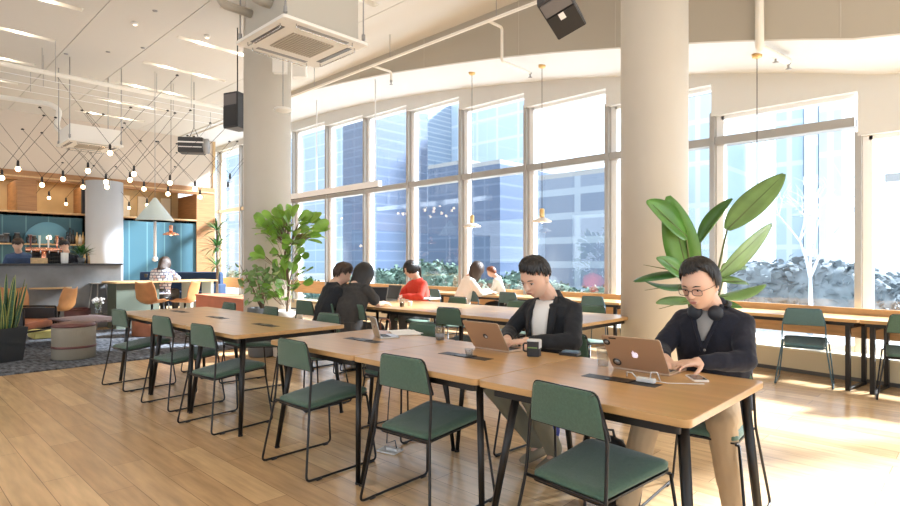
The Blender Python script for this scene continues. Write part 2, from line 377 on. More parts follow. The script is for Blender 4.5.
struct(MB().box(*B(EU-.04,EU+1.6,v4-.05,v4+.03,0,CEIL)).build('trim_end_post', M['woodl']))
al = bpy.data.lights.new('niche_light', 'AREA'); al.energy = 90; al.color = (1,.82,.58); al.shape = 'RECTANGLE'; al.size = .5; al.size_y = 7
ao = bpy.data.objects.new('niche_light', al); COL.objects.link(ao); ao.location = (-(EU+.75), 2.6, 3.66)
struct(MB().box(-20.5,7.3,-5.2,-5,3.5,CEIL+.3).box(-20.5,7.3,-5.2,-5,0,.6).build('wall_back_unseen', M['plaster']))  # unseen wall added behind the camera, gap sized for the fill light
# columns
def column(name, px, d, r, label):
    p = atd(px, 262, d)
    o = MB().lathe([(r,0),(r,CEIL+.05)], 48, smooth=True).build(name, M['column'], loc=(p.x,p.y,0)); 
    struct(o); return p
pR = column('column', 654, 5.95, .338, '')
pL = column('column', 267.5, 9.0, .362, '')
pB = atu(104.5, 262, 18.05)
struct(MB().lathe([(.46,0),(.46,3.62)], 40).build('column', mat('grey_column', (.50,.52,.56), .6), loc=(pB.x,pB.y,0)))
# ================================================================ outside
def facade(name, c1, c2, mort, bw, bh, ms, swap): return brickmat(name, c1, c2, mort, bw, bh, ms, .35, swap, offset=0)
struct(MB().box(-120, 90, GV+.35, 110, -.5, -.3).build('ground', mat('paving', (.62,.62,.60), .8, var=.1)))
fm = dict(  # e and f lightened so their colour carries the outdoor haze
 a=facade('facade_pale_grid', (.38,.48,.58), (.34,.44,.55), (.52,.60,.68), 3.2, 1.7, .10, 'XZ'),
 b=facade('facade_navy', (.065,.10,.17), (.08,.115,.19), (.11,.15,.225), 2.4, .9, .08, 'XZ'),
 c=facade('facade_mid', (.20,.28,.38), (.24,.32,.42), (.36,.43,.50), 2.0, .55, .08, 'XZ'),
 d=facade('facade_slate', (.13,.17,.24), (.18,.22,.29), (.28,.33,.39), 6.5, 1.5, .22, 'XZ'),
 e=facade('facade_pale', (.62,.72,.80), (.70,.78,.85), (.88,.90,.92), 1.2, 2.2, .25, 'XZ'),
 f=facade('facade_skyblue', (.44,.55,.66), (.48,.59,.70), (.62,.69,.76), 3.0, 2.6, .16, 'XZ'))
def tower(px0, px1, v, h, m_, label, dep=8, name='office_building'):
    a = atv(px0, 262, v); b = atv(px1, 262, v)
    x0, x1 = min(a.x,b.x), max(a.x,b.x)
    t = thing(name, label, 'building', ((x0+x1)/2, v, -.3), 0, 'office buildings outside')
    w = (x1-x0)/2
    MB().box(-w, w, 0, dep, 0, h).build('wall', fm[m_], t)
    MB().box(-w, w, 0, dep, h, h+.3).build('roof', M['grey'], t)
    return t
tower(205, 343, 46, 30, 'a', 'pale blue glazed office block with white mullions, seen left through the windows')
tower(343, 366, 32.5, 17, 'b', 'narrow navy tower standing between two pale blocks outside')
tower(366, 428, 46, 26, 'c', 'mid blue office block outside, seen left of the woman in red')
tower(428, 466, 33, 9.5, 'b', 'dark navy office block outside, behind the hedge at centre left')
tower(470, 500, 31, 8.6, 'b', 'dark navy block outside, seen between the centre windows')
tower(428, 536, 50, 21, 'f', 'tall light blue block outside, rising behind the dark navy blocks')
tower(538, 622, 30, 6.9, 'd', 'wide slate blue building with horizontal bands outside')
tower(684, 712, 36, 12, 'f', 'light blue tower seen just right of the thick column')
tower(776, 803, 40, 13.5, 'f', 'slim sky blue tower seen between the right windows')
tower(804, 818, 39, 12, 'e', 'slim white gridded tower at right outside')
tower(819, 842, 38, 13.5, 'f', 'sky blue tower with white bands at the right windows')
tower(885, 960, 26, 4.6, 'e', 'low white building at the far right outside')
def shrub(px, py, v, r, label, seed, cat='shrub'):
    p = atv(px, 262, v); rr = random.Random(seed); mb = MB()
    for k in range(420):
        th = rr.uniform(0, 2*PI); ph = math.acos(rr.uniform(-.2, 1)); q = .75+.3*rr.random()
        c = Vector((r*1.35*q*math.sin(ph)*math.cos(th), r*.8*q*math.sin(ph)*math.sin(th), r*q*math.cos(ph)*.95))
        s_ = r*rr.uniform(.045,.10)
        R = Euler((rr.uniform(-1,1), rr.uniform(-1,1), rr.uniform(0,6))).to_matrix()
        for e in range(2):
            c2 = c+Vector((rr.uniform(-1,1),rr.uniform(-1,1),rr.uniform(-1,1)))*s_*.8
            mb.add([c2+R@Vector(q_)*s_ for q_ in ((-1,-.5,0),(0,-.7,.3),(1,-.2,.1),(.6,.7,-.2),(-.7,.6,.2))], [(0,1,2,3,4)], True)
    mb.ell((0,0,.1*r), (r*1.15,r*.68,r*.8), 14, 9)
    top = atv(px, py, v).z
    t = thing('shrub', label, cat, (p.x, v, top-r), 0, 'shrubs outside the windows')
    mb.build('foliage', M['shrub_hazed' if px > 690 else 'shrub'], t)
    MB().cyl((0,0,-(top-r)-.35),(0,0,0),.07,.05,8).build('stem', M['bark'], t)
sp = [(303,276,16,1.0),(322,284,14,.9),(346,272,17,1.0),(382,268,17,1.1),(400,266,18,1.1),(424,260,16,1.2),(446,262,17,1.2),(462,270,15,1.0),(500,276,16,.9),(520,270,19,1.0),(556,281,15,.7),
      (600,285,14,.6),(700,266,18,1.1),(742,258,20,1.4),(770,262,17,1.3),(800,258,19,1.4),(826,260,17,1.3),(850,263,18,1.2),(884,272,20,1.0),(235,270,20,1.0)]
wh = ['beside the column','low behind the fig plant','behind the two women','left behind the woman in red','rising behind the woman in red','right behind the woman in red','centre of the hedge','right end of the green hedge','behind the woman in cream','beyond the auburn-haired person','small one behind the seated man','at the foot of the slate building','right of the thick column','behind the big plant leaves','left of the slim towers','in front of the slim towers','below the banded tower','left of the right mullion','outside the rightmost window','seen past the fig column']
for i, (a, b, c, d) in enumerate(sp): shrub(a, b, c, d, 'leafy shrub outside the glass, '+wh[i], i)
# bare tree outside right window
tb = MB(); p = atv(810, 262, 15); rr = random.Random(5)
def branch(p0, d, L_, r, depth):
    p1 = p0+d*L_; tb.tube([p0, p0+d*L_*.5+Vector((rr.uniform(-.05,.05),0,rr.uniform(-.05,.05))), p1], [r, r*.8, r*.55], 6)
    if depth:
        for k in range(3):
            nd = (d+Vector((rr.uniform(-.9,.9), rr.uniform(-.6,.6), rr.uniform(-.2,.6)))).normalized()
            branch(p1, nd, L_*rr.uniform(.6,.85), r*.6, depth-1)
branch(Vector((0,0,0)), Vector((0,0,1)), 1.3, .06, 4)
tt = thing('bare_tree', 'thin bare-branched tree standing outside among the right shrubs', 'tree', (p.x, 15, -.3)); tb.build('branches', mat('hazed_bark', (.50,.56,.64), .8), tt)  # bark paled towards blue, haze mixed into its colour
# ================================================================ LIGHT
W = bpy.data.worlds.new('World'); SC.world = W; W.use_nodes = True; nt = W.node_tree
bg = nt.nodes['Background']; bg.inputs[0].default_value = (.82,.91,1,1); bg.inputs[1].default_value = 4.2
sl = bpy.data.lights.new('sun', 'SUN'); sl.energy = 52; sl.angle = math.radians(6); sl.color = (.97,.98,1)
so_ = bpy.data.objects.new('sun', sl); COL.objects.link(so_)
# sun stands beyond the windows, a little to the right
el = math.radians(33.5); az = Vector((.5, 1, 0)).normalized()
sd = Vector((az.x*math.cos(el), az.y*math.cos(el), math.sin(el)))
so_.rotation_euler = sd.to_track_quat('Z', 'Y').to_euler()
cam = bpy.data.cameras.new('Camera'); co = bpy.data.objects.new('Camera', cam); COL.objects.link(co)
cam.sensor_width = 36; cam.lens = 36*F/900; cam.shift_y = 9/900; cam.clip_end = 400; cam.clip_start = .05
co.location = (0,0,EYE); co.rotation_euler = (PI/2, 0, math.atan2(CU, SU)); SC.camera = co
SC.view_settings.view_transform = 'Standard'; SC.view_settings.look = 'None'; SC.view_settings.gamma = 1; SC.view_settings.use_curve_mapping = False
SC.view_settings.exposure = -.80
SC.cycles.use_denoising = True
SC.cycles.max_bounces = 10; SC.cycles.diffuse_bounces = 5; SC.cycles.transparent_max_bounces = 12; SC.cycles.sample_clamp_indirect = 6
# ================================================================ TABLES
TT = .79
def leg_bar(mb, p0, p1, w=.026, d=.018):
    mb.tube([p0, p1], [w, w*.72], 4)
def table(label, u0, u1, v0, v1, rz=0, side='', slot=True, top='table', tz=TT):
    w, h = u1-u0, v1-v0
    t = thing('communal_table', label, 'table', (-(u0+u1)/2, (v0+v1)/2, 0), rz, 'oak communal tables')
    MB().prism(rrect(w-.004, h, .035), tz-.032, tz).build('tabletop', M[top], t, bevel=.004)
    MB().prism(rrect(w-.12, h-.10, .02), tz-.075, tz-.033).build('underframe', M['black'], t)
    for sx in (-1, 1):
        for sy in (-1, 1):
            mb = MB(); leg_bar(mb, (sx*(w/2-.17) if sx < 0 else w/2-.065, sy*(h/2-.10), tz-.04), (sx*(w/2-(.035 if sx < 0 else .0)), sy*(h/2-.045), .004), .025)
            fx = sx*(w/2-(.035 if sx < 0 else .0)); mb.cyl((fx, sy*(h/2-.045), 0), (fx, sy*(h/2-.045), .012), .018)
            mb.build('leg', M['black'], t)
    if slot:
        mb = MB().box(-.19,.19,-.042,.042,tz-.02,tz+.0015)
        o = mb.build('cable_slot', M['blackm'], t)
        o2 = MB().box(-.06,.06,-.04,.04,tz-.002,tz+.005).build('power_socket', M['black'], o)
    return t
U = [.774, 1.79, 2.79, 3.80]
table('oak table under the bespectacled man\'s laptop, rightmost of the front row', U[0], U[1], 2.05, 2.99)
table('oak table with the man in the open blazer, second of the front row', U[1], U[2], 2.05, 2.99)
table('oak table carrying the small silver laptop and papers', U[2], U[3], 2.05, 2.99)
Lu = [4.22, 5.22, 6.22, 7.22]
table('empty oak table, nearest of the left group', Lu[0], Lu[1], 1.99, 3.03)
table('empty oak table, middle one of the left group', Lu[1], Lu[2], 1.99, 3.03)
table('empty oak table, farthest of the left group near the ottomans', Lu[2], Lu[3], 1.99, 3.03)
table('sunlit communal table behind the man in the blazer, right end by the thick column', 2.70, 4.15, 4.46, 5.66)
table('sunlit communal table in the second row, middle one', 4.15, 5.6, 4.46, 5.66)
table('communal table where the two dark-dressed people and the woman in red sit', 5.6, 7.05, 4.46, 5.66)
def bar_table(label, u0, u1, va, vb, depth=.62):
    "window bar table; va, vb = front edge at its two ends"
    c = Vector((-(u0+u1)/2, (va+vb)/2+depth/2, 0)); w = math.hypot(u1-u0, vb-va)
    t = thing('bar_table', label, 'table', c, -math.atan2(vb-va, u1-u0), 'bar tables along the windows')
    MB().prism(rrect(w-.004, depth, .015), .725, .76).build('tabletop', M['table'], t, bevel=.003)
    MB().prism(rrect(w-.08, depth-.08, .01), .685, .724).build('underframe', M['black'], t)
    for sx in (-1, 1):
        x = sx*(w/2-.10)
        MB().box(x-.022,x+.022,-.27,-.225,0,.69).box(x-.022,x+.022,.22,.265,0,.69).box(x-.02,x+.02,-.23,.23,0,.03).box(x-.02,x+.02,-.23,.23,.655,.69).build('leg', M['black'], t, bevel=.003)
    return t
bar_table('window bar table behind the green chair at the right edge', -1.75, .93, 6.78, 7.13)
bar_table('window bar table with the teal chair, right of the column', .94, 3.1, 7.13, 7.46)
bar_table('window bar table seen just left of the thick column', 3.9, 6.0, 7.66, 7.74)
bar_table('window bar table where the woman in cream leans', 6.0, 8.3, 7.74, 7.76)
# ================================================================ CHAIRS
def make_chair(label, loc, rz, fab, rod, group):
    t = thing('dining_chair', label, 'chair', loc, rz, group)
    r = .0075
    # seat: tapered toward the back, sloping back; front towards +y
    out = [(-.18,-.22),(.18,-.22),(.215,.20),(.20,.235),(-.20,.235),(-.215,.20)]
    sm_ = MB(); rings = []
    o2 = []
    for i in range(len(out)):
        a = Vector(out[i-1]); b = Vector(out[i]); c = Vector(out[(i+1)%len(out)])
        for k in range(4):
            s = k/3; rr_ = .25
            p = (b+(a-b)*rr_*.3)*(1-s)**2+b*2*s*(1-s)+(b+(c-b)*rr_*.3)*s*s
            o2.append((p.x,p.y))
    def sz(y): return .425+.10*(y+.22)*1.0
    for inset, dz in ((.012,-.004),(0,.004),(0,.020),(.010,.030),(.05,.036),(.12,.037)):
        rings.append([(x*(1-inset/.2), y*(1-inset/.23), sz(y)+dz) for x, y in o2])
    sm_.ring_loft(rings); sm_.build('seat', fab, t)
    pan = MB(); pan.ring_loft([[(x*1.01,y*1.01,sz(y)+dz) for x,y in o2] for dz in (-.014,-.005)], smooth=False); pan.build('seat_pan', rod, t)
    # backrest
    bk = MB(); oo = [(-.205,.668),(.205,.668),(.165,.832),(.145,.85),(-.145,.85),(-.165,.832)]
    o3 = []
    for i in range(len(oo)):
        a = Vector(oo[i-1]); b = Vector(oo[i]); c = Vector(oo[(i+1)%len(oo)])
        for k in range(4):
            s = k/3; p = (b+(a-b).normalized()*.014)*(1-s)**2+b*2*s*(1-s)+(b+(c-b).normalized()*.014)*s*s
            o3.append((p.x,p.y))
    zc = .76
    def by(x,z): return -.205-.12*(z-.66)-.35*(.04-x*x)
    bk.ring_loft([[(x*f, by(x*f,zc+(z-zc)*f)+dy, zc+(z-zc)*f) for x,z in o3] for f,dy in ((.90,-.006),(.98,-.004),(1,.002),(1,.014),(.94,.020))])
    bk.build('backrest', fab, t)
    bp = MB(); bp.ring_loft([[(x*1.025, by(x,z)+dy, zc+(z-zc)*1.045) for x,z in o3] for dy in (.004,.011)], smooth=False); bp.build('backrest_rim', rod, t)
    for s in (-1, 1):
        pts = fillet([(s*.158,-.222,.838),(s*.200,-.208,.672),(s*.207,-.228,.44),(s*.268,-.292,.012),(s*.268,.262,.012),(s*.222,.215,.45)], .035)
        mb = MB().tube(pts, r, 8); mb.tube([(s*.222,.215,.45),(s*.12,.20,.448)], r, 6)
        fr = mb.build('side_frame', rod, t)
        for y in (-.20,.22): MB().cyl((s*.268,y-.018,.007),(s*.268,y+.018,.007),.0105,.0105,8).build('foot_pad', M['blackm'], fr)
    MB().tube([(-.205,-.228,.43),(.205,-.228,.43)], r, 6).build('cross_rod', rod, t)
    return t
PROTO = {}
def chair(label, u, v, rz=0, kind='green', group='green upholstered sled chairs at the communal tables'):
    loc = (-u, v, 0)
    if kind not in PROTO:
        PROTO[kind] = make_chair(label, loc, rz, M['green' if kind == 'green' else 'teal'], M['black'] if kind == 'green' else mat('teal_steel', (.05,.10,.12), .4, .4), group); return PROTO[kind]
    return dup(PROTO[kind], loc, rz, label, group)
R_ = math.radians
# near side of the front rows, backs to the camera (rz>0 turns the front to -x = +u)
chair('large green chair nearest the camera, its back to us', 1.235, 2.215, R_(-7))
chair('green chair, second from the right on the near side of the front tables', 2.30, 2.235, R_(3))
chair('green chair, third from the right, below the silver laptop table', 3.29, 2.16, R_(1))
chair('green chair at the near corner of the left table group', 4.66, 2.13, R_(6))
chair('green chair, second along the near side of the left tables', 5.62, 2.15, R_(6))
chair('green chair, farthest left, beside the beige ottoman', 6.78, 2.12, R_(6))
# far side, facing the camera
chair('green chair holding the man with glasses', 1.13, 3.20, PI+R_(4))
chair('green chair holding the man in the charcoal blazer', 2.20, 3.27, PI+R_(-4))
chair('empty green chair facing us behind the silver laptop', 3.42, 3.02, PI)
chair('empty green chair facing us across the nearest left table', 4.73, 2.98, PI+R_(3))
chair('empty green chair facing us in front of the grey plant pot', 5.9, 2.98, PI+R_(-3))
chair('empty green chair facing us in front of the terracotta planter', 6.88, 2.95, PI)
# second row
chair('empty green chair left of the two dark-dressed people, back to us', 6.5, 4.22, R_(4))
chair('green chair holding the person in the black jumper', 5.98, 4.2, R_(2))
chair('green chair holding the long-haired person in charcoal', 5.50, 4.34, R_(-5))
chair('empty green chair in the middle of the second row, back to us', 4.31, 4.68, R_(2))
chair('sunlit green chair on the far side of the middle table, by the column', 3.38, 5.72, PI)
chair('sunlit green chair on the far side, behind the blazer man', 4.48, 5.75, PI)
chair('green chair on the far side right of the woman in red', 5.62, 5.8, PI)
chair('green chair holding the woman in red', 6.42, 5.85, PI)
gw = 'sled chairs at the window bar tables'
chair('teal chair at the window bar, right of the man with glasses', 1.5, 7.34, R_(9), 'teal', gw)
chair('green chair at the window bar, cut by the right edge', .56, 7.18, R_(7), 'green', gw)
chair('teal chair at the window bar left of the thick column', 4.27, 7.72, R_(3), 'teal', gw)
chair('teal chair at the window bar, right of the woman in cream', 5.85, 7.72, R_(0), 'teal', gw)
chair('teal chair under the woman in cream by the window', 6.62, 7.62, R_(0), 'teal', gw)
chair('teal chair at the window bar, left of the woman in cream', 7.55, 7.62, R_(0), 'teal', gw)
# ================================================================ LAPTOPS and table items
def laptop(label, u, v, rz, w, d, shell, lid_deg, z=TT, deck=True):
    "hinge at y=0, keys towards +y (user side), lid leaning to -y"
    t = thing('laptop', label, 'laptop', (-u, v, z+.001), rz, None)
    MB().prism(rrect(w, d, .012), 0, .011, M=Matrix.Translation((0, d/2, 0))).build('base', shell, t, bevel=.002)
    k = MB()
    for r_ in range(5):
        for c in range(12): k.box(-w*.44+c*w*.0735, -w*.44+c*w*.0735+w*.062, d*.16+r_*d*.085, d*.16+r_*d*.085+d*.07, .0108, .0125)
    k.build('keyboard', M['keys'], t)
    MB().box(-w*.17,w*.17,d*.64,d*.92,.0108,.0116).build('trackpad', shell, t)
    a = math.radians(lid_deg-90)
    T = Matrix.Translation((0,0,.008)) @ Matrix.Rotation(a, 4, 'X')   # lid plane x,z ; outside faces -y
    lid = MB().prism(rrect(w, d, .012), -.003, .003, 'y', M=T @ Matrix.Translation((0,0,d/2+.004))).build('lid', shell, t, bevel=.0015)
    MB().box(-w*.47,w*.47,.0031,.0038,d*.06,d*.96, M=T).build('display', M['screen'], lid)
    return t, lid, T
def apple(lid, T, d, s=.030):
    "small fruit-shaped mark, lit"
    pts = [(0,-.8),(.25,-.9),(.55,-.75),(.8,-.3),(.62,-.08),(.55,.18),(.62,.42),(.78,.52),(.5,.75),(.2,.72),(0,.62),(-.25,.74),(-.6,.66),(-.82,.3),(-.84,-.05),(-.7,-.5),(-.45,-.85),(-.25,-.9)]
    mb = MB().prism([(-x*s*.75, z*s*.8) for x, z in pts], -.0042, -.0032, 'y', M=T @ Matrix.Translation((0,0,d*.5)))
    mb.prism([(-x*s*.75, z*s*.8) for x, z in [(0,.72),(.05,1.0),(.3,1.2),(.3,.95),(.12,.78)]], -.0042, -.0032, 'y', M=T @ Matrix.Translation((0,0,d*.5)))
    return mb.build('fruit_logo', M['glow'], lid)
def disc(lid, T, x, z, r, m_, name='round_sticker', y=-.0034):
    return MB().cyl((0,y-.0008,0),(0,y+.0004,0), r, r, 20, M=T @ Matrix.Translation((x,0,z))).build(name, m_, lid)
t2, lid2, T2 = laptop('rose gold laptop with a glowing fruit logo and round stickers', 1.30, 2.775, R_(0), .312, .218, M['gold'], 124)
apple(lid2, T2, .218, .027)
disc(lid2, T2, -.115, .045, .024, M['blackm']); disc(lid2, T2, -.113, .045, .015, M['grey'], y=-.0045)
disc(lid2, T2, -.135, .178, .019, M['blackm']); disc(lid2, T2, -.135, .178, .010, M['grey'], y=-.0045)
MB().box(-.02,.02,-.0042,-.0032,0,.008, M=T2 @ Matrix.Translation((-.095,0,.203))).build('sticker', M['dark'], lid2)
t1, lid1, T1 = laptop('rose gold laptop with a small dark round badge', 2.315, 2.80, R_(-2), .304, .212, M['gold'], 122)
disc(lid1, T1, -.0, .106, .019, M['blackm'], 'round_badge'); disc(lid1, T1, .004, .102, .010, M['white'], 'badge_centre', y=-.0045)
t3, lid3, T3 = laptop('small silver laptop with a red-centred round logo', 3.33, 2.68, R_(-24), .19, .15, M['silver'], 104)
disc(lid3, T3, 0, .08, .021, M['white'], 'round_logo'); disc(lid3, T3, .002, .08, .012, M['lips'], 'logo_centre', y=-.0046)
def item(name, label, cat, u, v, z=TT, rz=0): return thing(name, label, cat, (-u, v, z), rz)
def cup(label, u, v, r, h, z, liquid, name='plastic_cup', cat='cup', m_='clear'):
    t = item(name, label, cat, u, v, z)
    MB().lathe([(r*.78,.002),(r,h),(r*1.06,h+.002),(r*.96,h),(r*.75,.006)], 20).build('cup_body', M[m_], t)
    if liquid: MB().lathe([(r*.74,.006),(r*.86,h*.5)], 20).build('drink', liquid, t)
    return t
ice = mat('iced_water', (.35,.37,.40), .1)
q = atz(440, 340, TT); cup('clear plastic cup of iced water behind the front tables\' papers', -q.x, q.y, .040, .095, TT, ice)
q = atz(603, 366, TT); cup('clear plastic cup beside the bespectacled man\'s laptop', -q.x, min(q.y,2.9), .036, .10, TT, None)
q = atz(469, 356, TT); cup('short clear glass standing on the cable slot before the blazer man', -q.x, q.y, .026, .042, TT, None, 'glass_tumbler', 'glass')
# black mug-like speaker with white lid box
q = atz(534, 356, TT)
t = item('coffee_mug', 'black and white square-sided mug beside the left rose gold laptop', 'mug', -q.x, q.y, TT, R_(20))
MB().prism(rrect(.075,.075,.016), 0, .092).build('mug_body', M['blackm'], t, bevel=.003)
MB().prism(rrect(.077,.077,.016), .092, .100).build('rim', M['white'], t)
MB().box(-.03,.03,-.0395,-.0375,.052,.058).build('stripe', M['leafy'], t)
MB().box(.0375,.0395,-.03,.03,.05,.095).build('white_panel', M['white'], t)
MB().tube(fillet([(-.035,.0,.075),(-.066,.0,.075),(-.066,.0,.025),(-.035,.0,.025)],.02), .0055, 8).build('handle', M['blackm'], t)
# dark wallet with phone on top
q = atz(570, 355, TT)
t = item('wallet', 'dark leather wallet lying right of the mug', 'wallet', -q.x, q.y, TT, R_(10))
MB().prism(rrect(.115,.085,.01), 0, .016).build('wallet_body', M['blackm'], t, bevel=.003)
t = item('phone', 'blue-grey phone lying on the dark wallet', 'phone', -q.x-.005, q.y+.005, TT+.016, R_(14))
MB().prism(rrect(.10,.07,.009), 0, .010).build('phone_body', mat('slate_blue', (.10,.16,.24), .35), t, bevel=.002)
MB().box(-.043,.043,-.029,.029,.010,.0108).build('phone_screen', mat('pale_screen', (.25,.38,.5), .2), t)
q = atz(697, 379, TT)
t = item('phone', 'white-framed smartphone lying face up by the bespectacled man', 'phone', -q.x, q.y, TT, R_(38))
MB().prism(rrect(.072,.145,.012), 0, .008).build('phone_body', M['phonew'], t, bevel=.002)
MB().box(-.031,.031,-.054,.054,.008,.0088).build('phone_screen', M['screen'], t)
# white charger and cables
q = atz(646, 383, TT)
t = item('charger', 'white plug-in charger sitting in the right cable slot', 'charger', -q.x, q.y, TT+.005, R_(0))
MB().prism(rrect(.09,.034,.01), 0, .020).build('charger_body', M['white'], t, bevel=.003)
MB().tube([(-.045,0,.012),(-.07,.0,.035),(-.105,.02,.03),(-.12,.05,.002)], .0028, 6).build('cable', M['white'], t)
MB().tube([(.02,0,.015),(.025,.0,.05),(.05,.01,.05),(.055,.03,.01)], .0028, 6).build('cable', M['white'], t)
MB().tube([(.04,0,.012),(.09,.03,.003),(.17,.09,.003),(.22,.13,.003)], .0022, 6).build('cable', M['white'], t)
q = atz(405, 332, TT)
for k in range(2):
    t = tag(MB().box(-.15,.15,-.105,.105,0,.0025+.003*k).build('paper_sheet', M['paper'], None, loc=(q.x-.0+k*.06, q.y-.01-k*.05, TT+.0006+.003*(k)), rz=R_(-20-k*12)), ['stack of white papers beside the silver laptop, lower', 'white paper sheet lying over the papers by the silver laptop'][k], 'paper')
# second-row table clutter
def dlap(label, px, py, rz, seen='screen'):
    q = atz(px, py, TT); t, l, T = laptop(label, -q.x, q.y, rz, .33, .225, mat('dark_grey_shell', (.18,.17,.16), .4, .5), 112, TT); return t
dlap('open laptop between the dark-dressed people, screen toward us', 391, 300, PI+R_(-4))
dlap('tilted open laptop, left of the two facing us', 375, 303, PI+R_(28))
q = atz(402, 307, TT); cup('dark iced coffee cup on the second-row table', -q.x, q.y, .036, .11, TT, M['soil'], m_='clear')
q = atz(410, 306, TT); cup('white paper cup beside the dark iced coffee', -q.x, q.y, .03, .06, TT, None, 'paper_cup', 'cup', 'paper')
q = atz(425, 299, TT); tag(MB().box(-.2,.2,-.14,.14,0,.02).build('paper_pad', M['paper'], None, loc=(q.x,q.y,TT+.001), rz=.1), 'white paper pad in front of the woman in red', 'paper')
q = atz(478, 290, .76)
# bag and bottle beside the dark-dressed people
q = Vector((-5.05, 4.2, 0))
t = thing('leather_bag', 'brown leather bag hanging beside the long-haired person', 'bag', (q.x, q.y-.02, .44), .2)
MB().prism(rrect(.22,.24,.04), -.06, .06, 'y').build('bag_body', mat('brown_leather', (.20,.07,.035), .5), t, bevel=.01)
MB().tube(fillet([(-.07,0,.11),(-.07,0,.26),(.07,0,.26),(.07,0,.11)],.05), .008, 8).build('strap', mat('brown_leather', (.2,.07,.04)), t)
# backpack on the floor under the right table
t = thing('backpack', 'black backpack standing on the floor under the right table', 'bag', (-1.52, 2.86, 0), .4)
MB().ell((0,0,.20), (.14,.09,.20), 20, 12).build('backpack_body', mat('black_nylon', (.012,.012,.014), .7, bump=.4, bscale=18), t)
MB().ell((0,-.075,.14), (.10,.05,.10), 16, 10).build('front_pocket', MATS['black_nylon'], t)
MB().tube([(-.03,0,.385),(-.02,0,.43),(.02,0,.43),(.03,0,.385)], .008, 8).build('carry_loop', M['blackm'], t)
for s in (-1,1): MB().tube([(s*.06,.07,.36),(s*.09,.13,.25),(s*.07,.08,.06)], .014, 8, flat=.5).build('shoulder_strap', M['grey'], t)
# floor socket box with cable
q = atz(390, 451, .0)
t = thing('floor_socket', 'white floor power socket with black cable below the second chair', 'socket', (q.x,q.y,0), .2)
MB().prism(rrect(.16,.12,.01),0,.012).build('plate', M['white'], t, bevel=.002)
MB().box(-.02,.08,-.02,.02,.012,.03).build('plug', M['white'], t)
MB().tube([(.06,0,.028),(.0,.06,.06),(-.07,.05,.03),(-.11,.12,.3),(-.12,.2,.7)], .004, 6).build('cable', M['blackm'], t)
# ================================================================ PEOPLE
def head_geo(mb, c, R, s=1.0, detail=True):
    "head centred at c, face toward local -y of R"
    c = Vector(c)
    n, m = 36, 28; vs = []
    for i in range(m+1):
        th = PI*i/m
        for j in range(n):
            ph = 2*PI*j/n
            d = Vector((math.sin(th)*math.cos(ph), math.sin(th)*math.sin(ph), math.cos(th)))
            x, y, z = d.x*.079, d.y*.100, d.z*.125
            if d.z < 0:
                k = -d.z; x *= 1-.30*k**1.6
                if d.y < 0: y *= 1-.05*k
                else: y *= 1-.40*k
            if d.y < -.3: y = y*.96 + (-.088)*.04
            front = max(0, -d.y)
            for ex in (-.031, .031):      # eye sockets
                q = ((x-ex)/.022)**2+((z-.004)/.014)**2
                if d.y < 0: y += .010*math.exp(-q)
            q = (x/.05)**2+((z-.028)/.012)**2
            if d.y < 0: y -= .004*math.exp(-q)       # brow
            q = (x/.028)**2+((z+.104)/.018)**2
            if d.y < 0: y -= .010*math.exp(-q)       # chin
            vs.append(c+R@(Vector((x,y,z))*s))
    fs = [(i*n+j, (i+1)*n+j, (i+1)*n+(j+1)%n, i*n+(j+1)%n) for i in range(m) for j in range(n)]
    mb.add(vs, fs, True)
    P = lambda x,y,z: c+R@(Vector((x,y,z))*s)
    mb.cap(P(0,-.088,.012), P(0,-.110,-.026), .007*s, .0115*s, 10)         # nose
    for e in (-1,1): mb.ell(P(e*.009,-.103,-.030), (.007*s,.008*s,.006*s), 8, 6)
    mb.ell(P(0,-.086,-.060), (.024*s,.010*s,.012*s), 12, 8, R=R)
    for e in (-1,1):
        mb.ell(P(e*.080,.008,-.006), (.010*s,.019*s,.032*s), 12, 8, R=R)
    return P
def hand_geo(mb, wrist, aim, up, s=1.0, side=1, curl=.55):
    "palm + five fingers; aim = finger direction, up = back of the hand, side=+1 thumb to +x of (aim x up)"
    a = Vector(aim).normalized(); u = Vector(up); u = (u-a*u.dot(a)).normalized(); r = a.cross(u)*side; w = Vector(wrist)
    def P(x, y, z): return w+(r*x+a*y+u*z)*s
    mb.cap(P(0,-.02,0), P(0,.02,0), .024*s, .026*s)
    for x in (-.028,-.010,.009,.027): mb.cap(P(x*.6,.015,0), P(x,.082,.002), .014*s, .0125*s, 8)
    for x, L, sp in ((-.031,.058,-.12),(-.0105,.072,-.03),(.0105,.077,.04),(.031,.069,.13)):
        p = P(x,.082,.002); ang = -.1; d_ = sp
        for k, f in enumerate((.45,.31,.24)):
            q = p+(a*math.cos(ang)+u*math.sin(ang)+r*d_)*L*f*s*1.05
            mb.cap(p, q, (.0095-.0011*k)*s, (.0088-.0011*k)*s, 8); p = q; ang -= curl*(.8 if k == 0 else .6)
    p = P(.022,.012,-.006); 
    for k, (L, dx, dz) in enumerate(((.042,.75,-.25),(.034,.45,-.35),(.026,.25,-.4))):
        q = p+(r*dx+a*(1-dx*.4)+u*dz).normalized()*L*s; mb.cap(p, q, (.0135-.0018*k)*s, (.0118-.0018*k)*s, 8); p = q
def torso(mb, secs, n=20):
    "secs: (centre, rx, ry) elliptical rings, x across"
    rings = []
    for c, rx, ry in secs:
        c = Vector(c); rings.append([c+Vector((rx*math.cos(2*PI*k/n), ry*math.sin(2*PI*k/n)*(1), 0)) for k in range(n)])
    mb.ring_loft(rings)
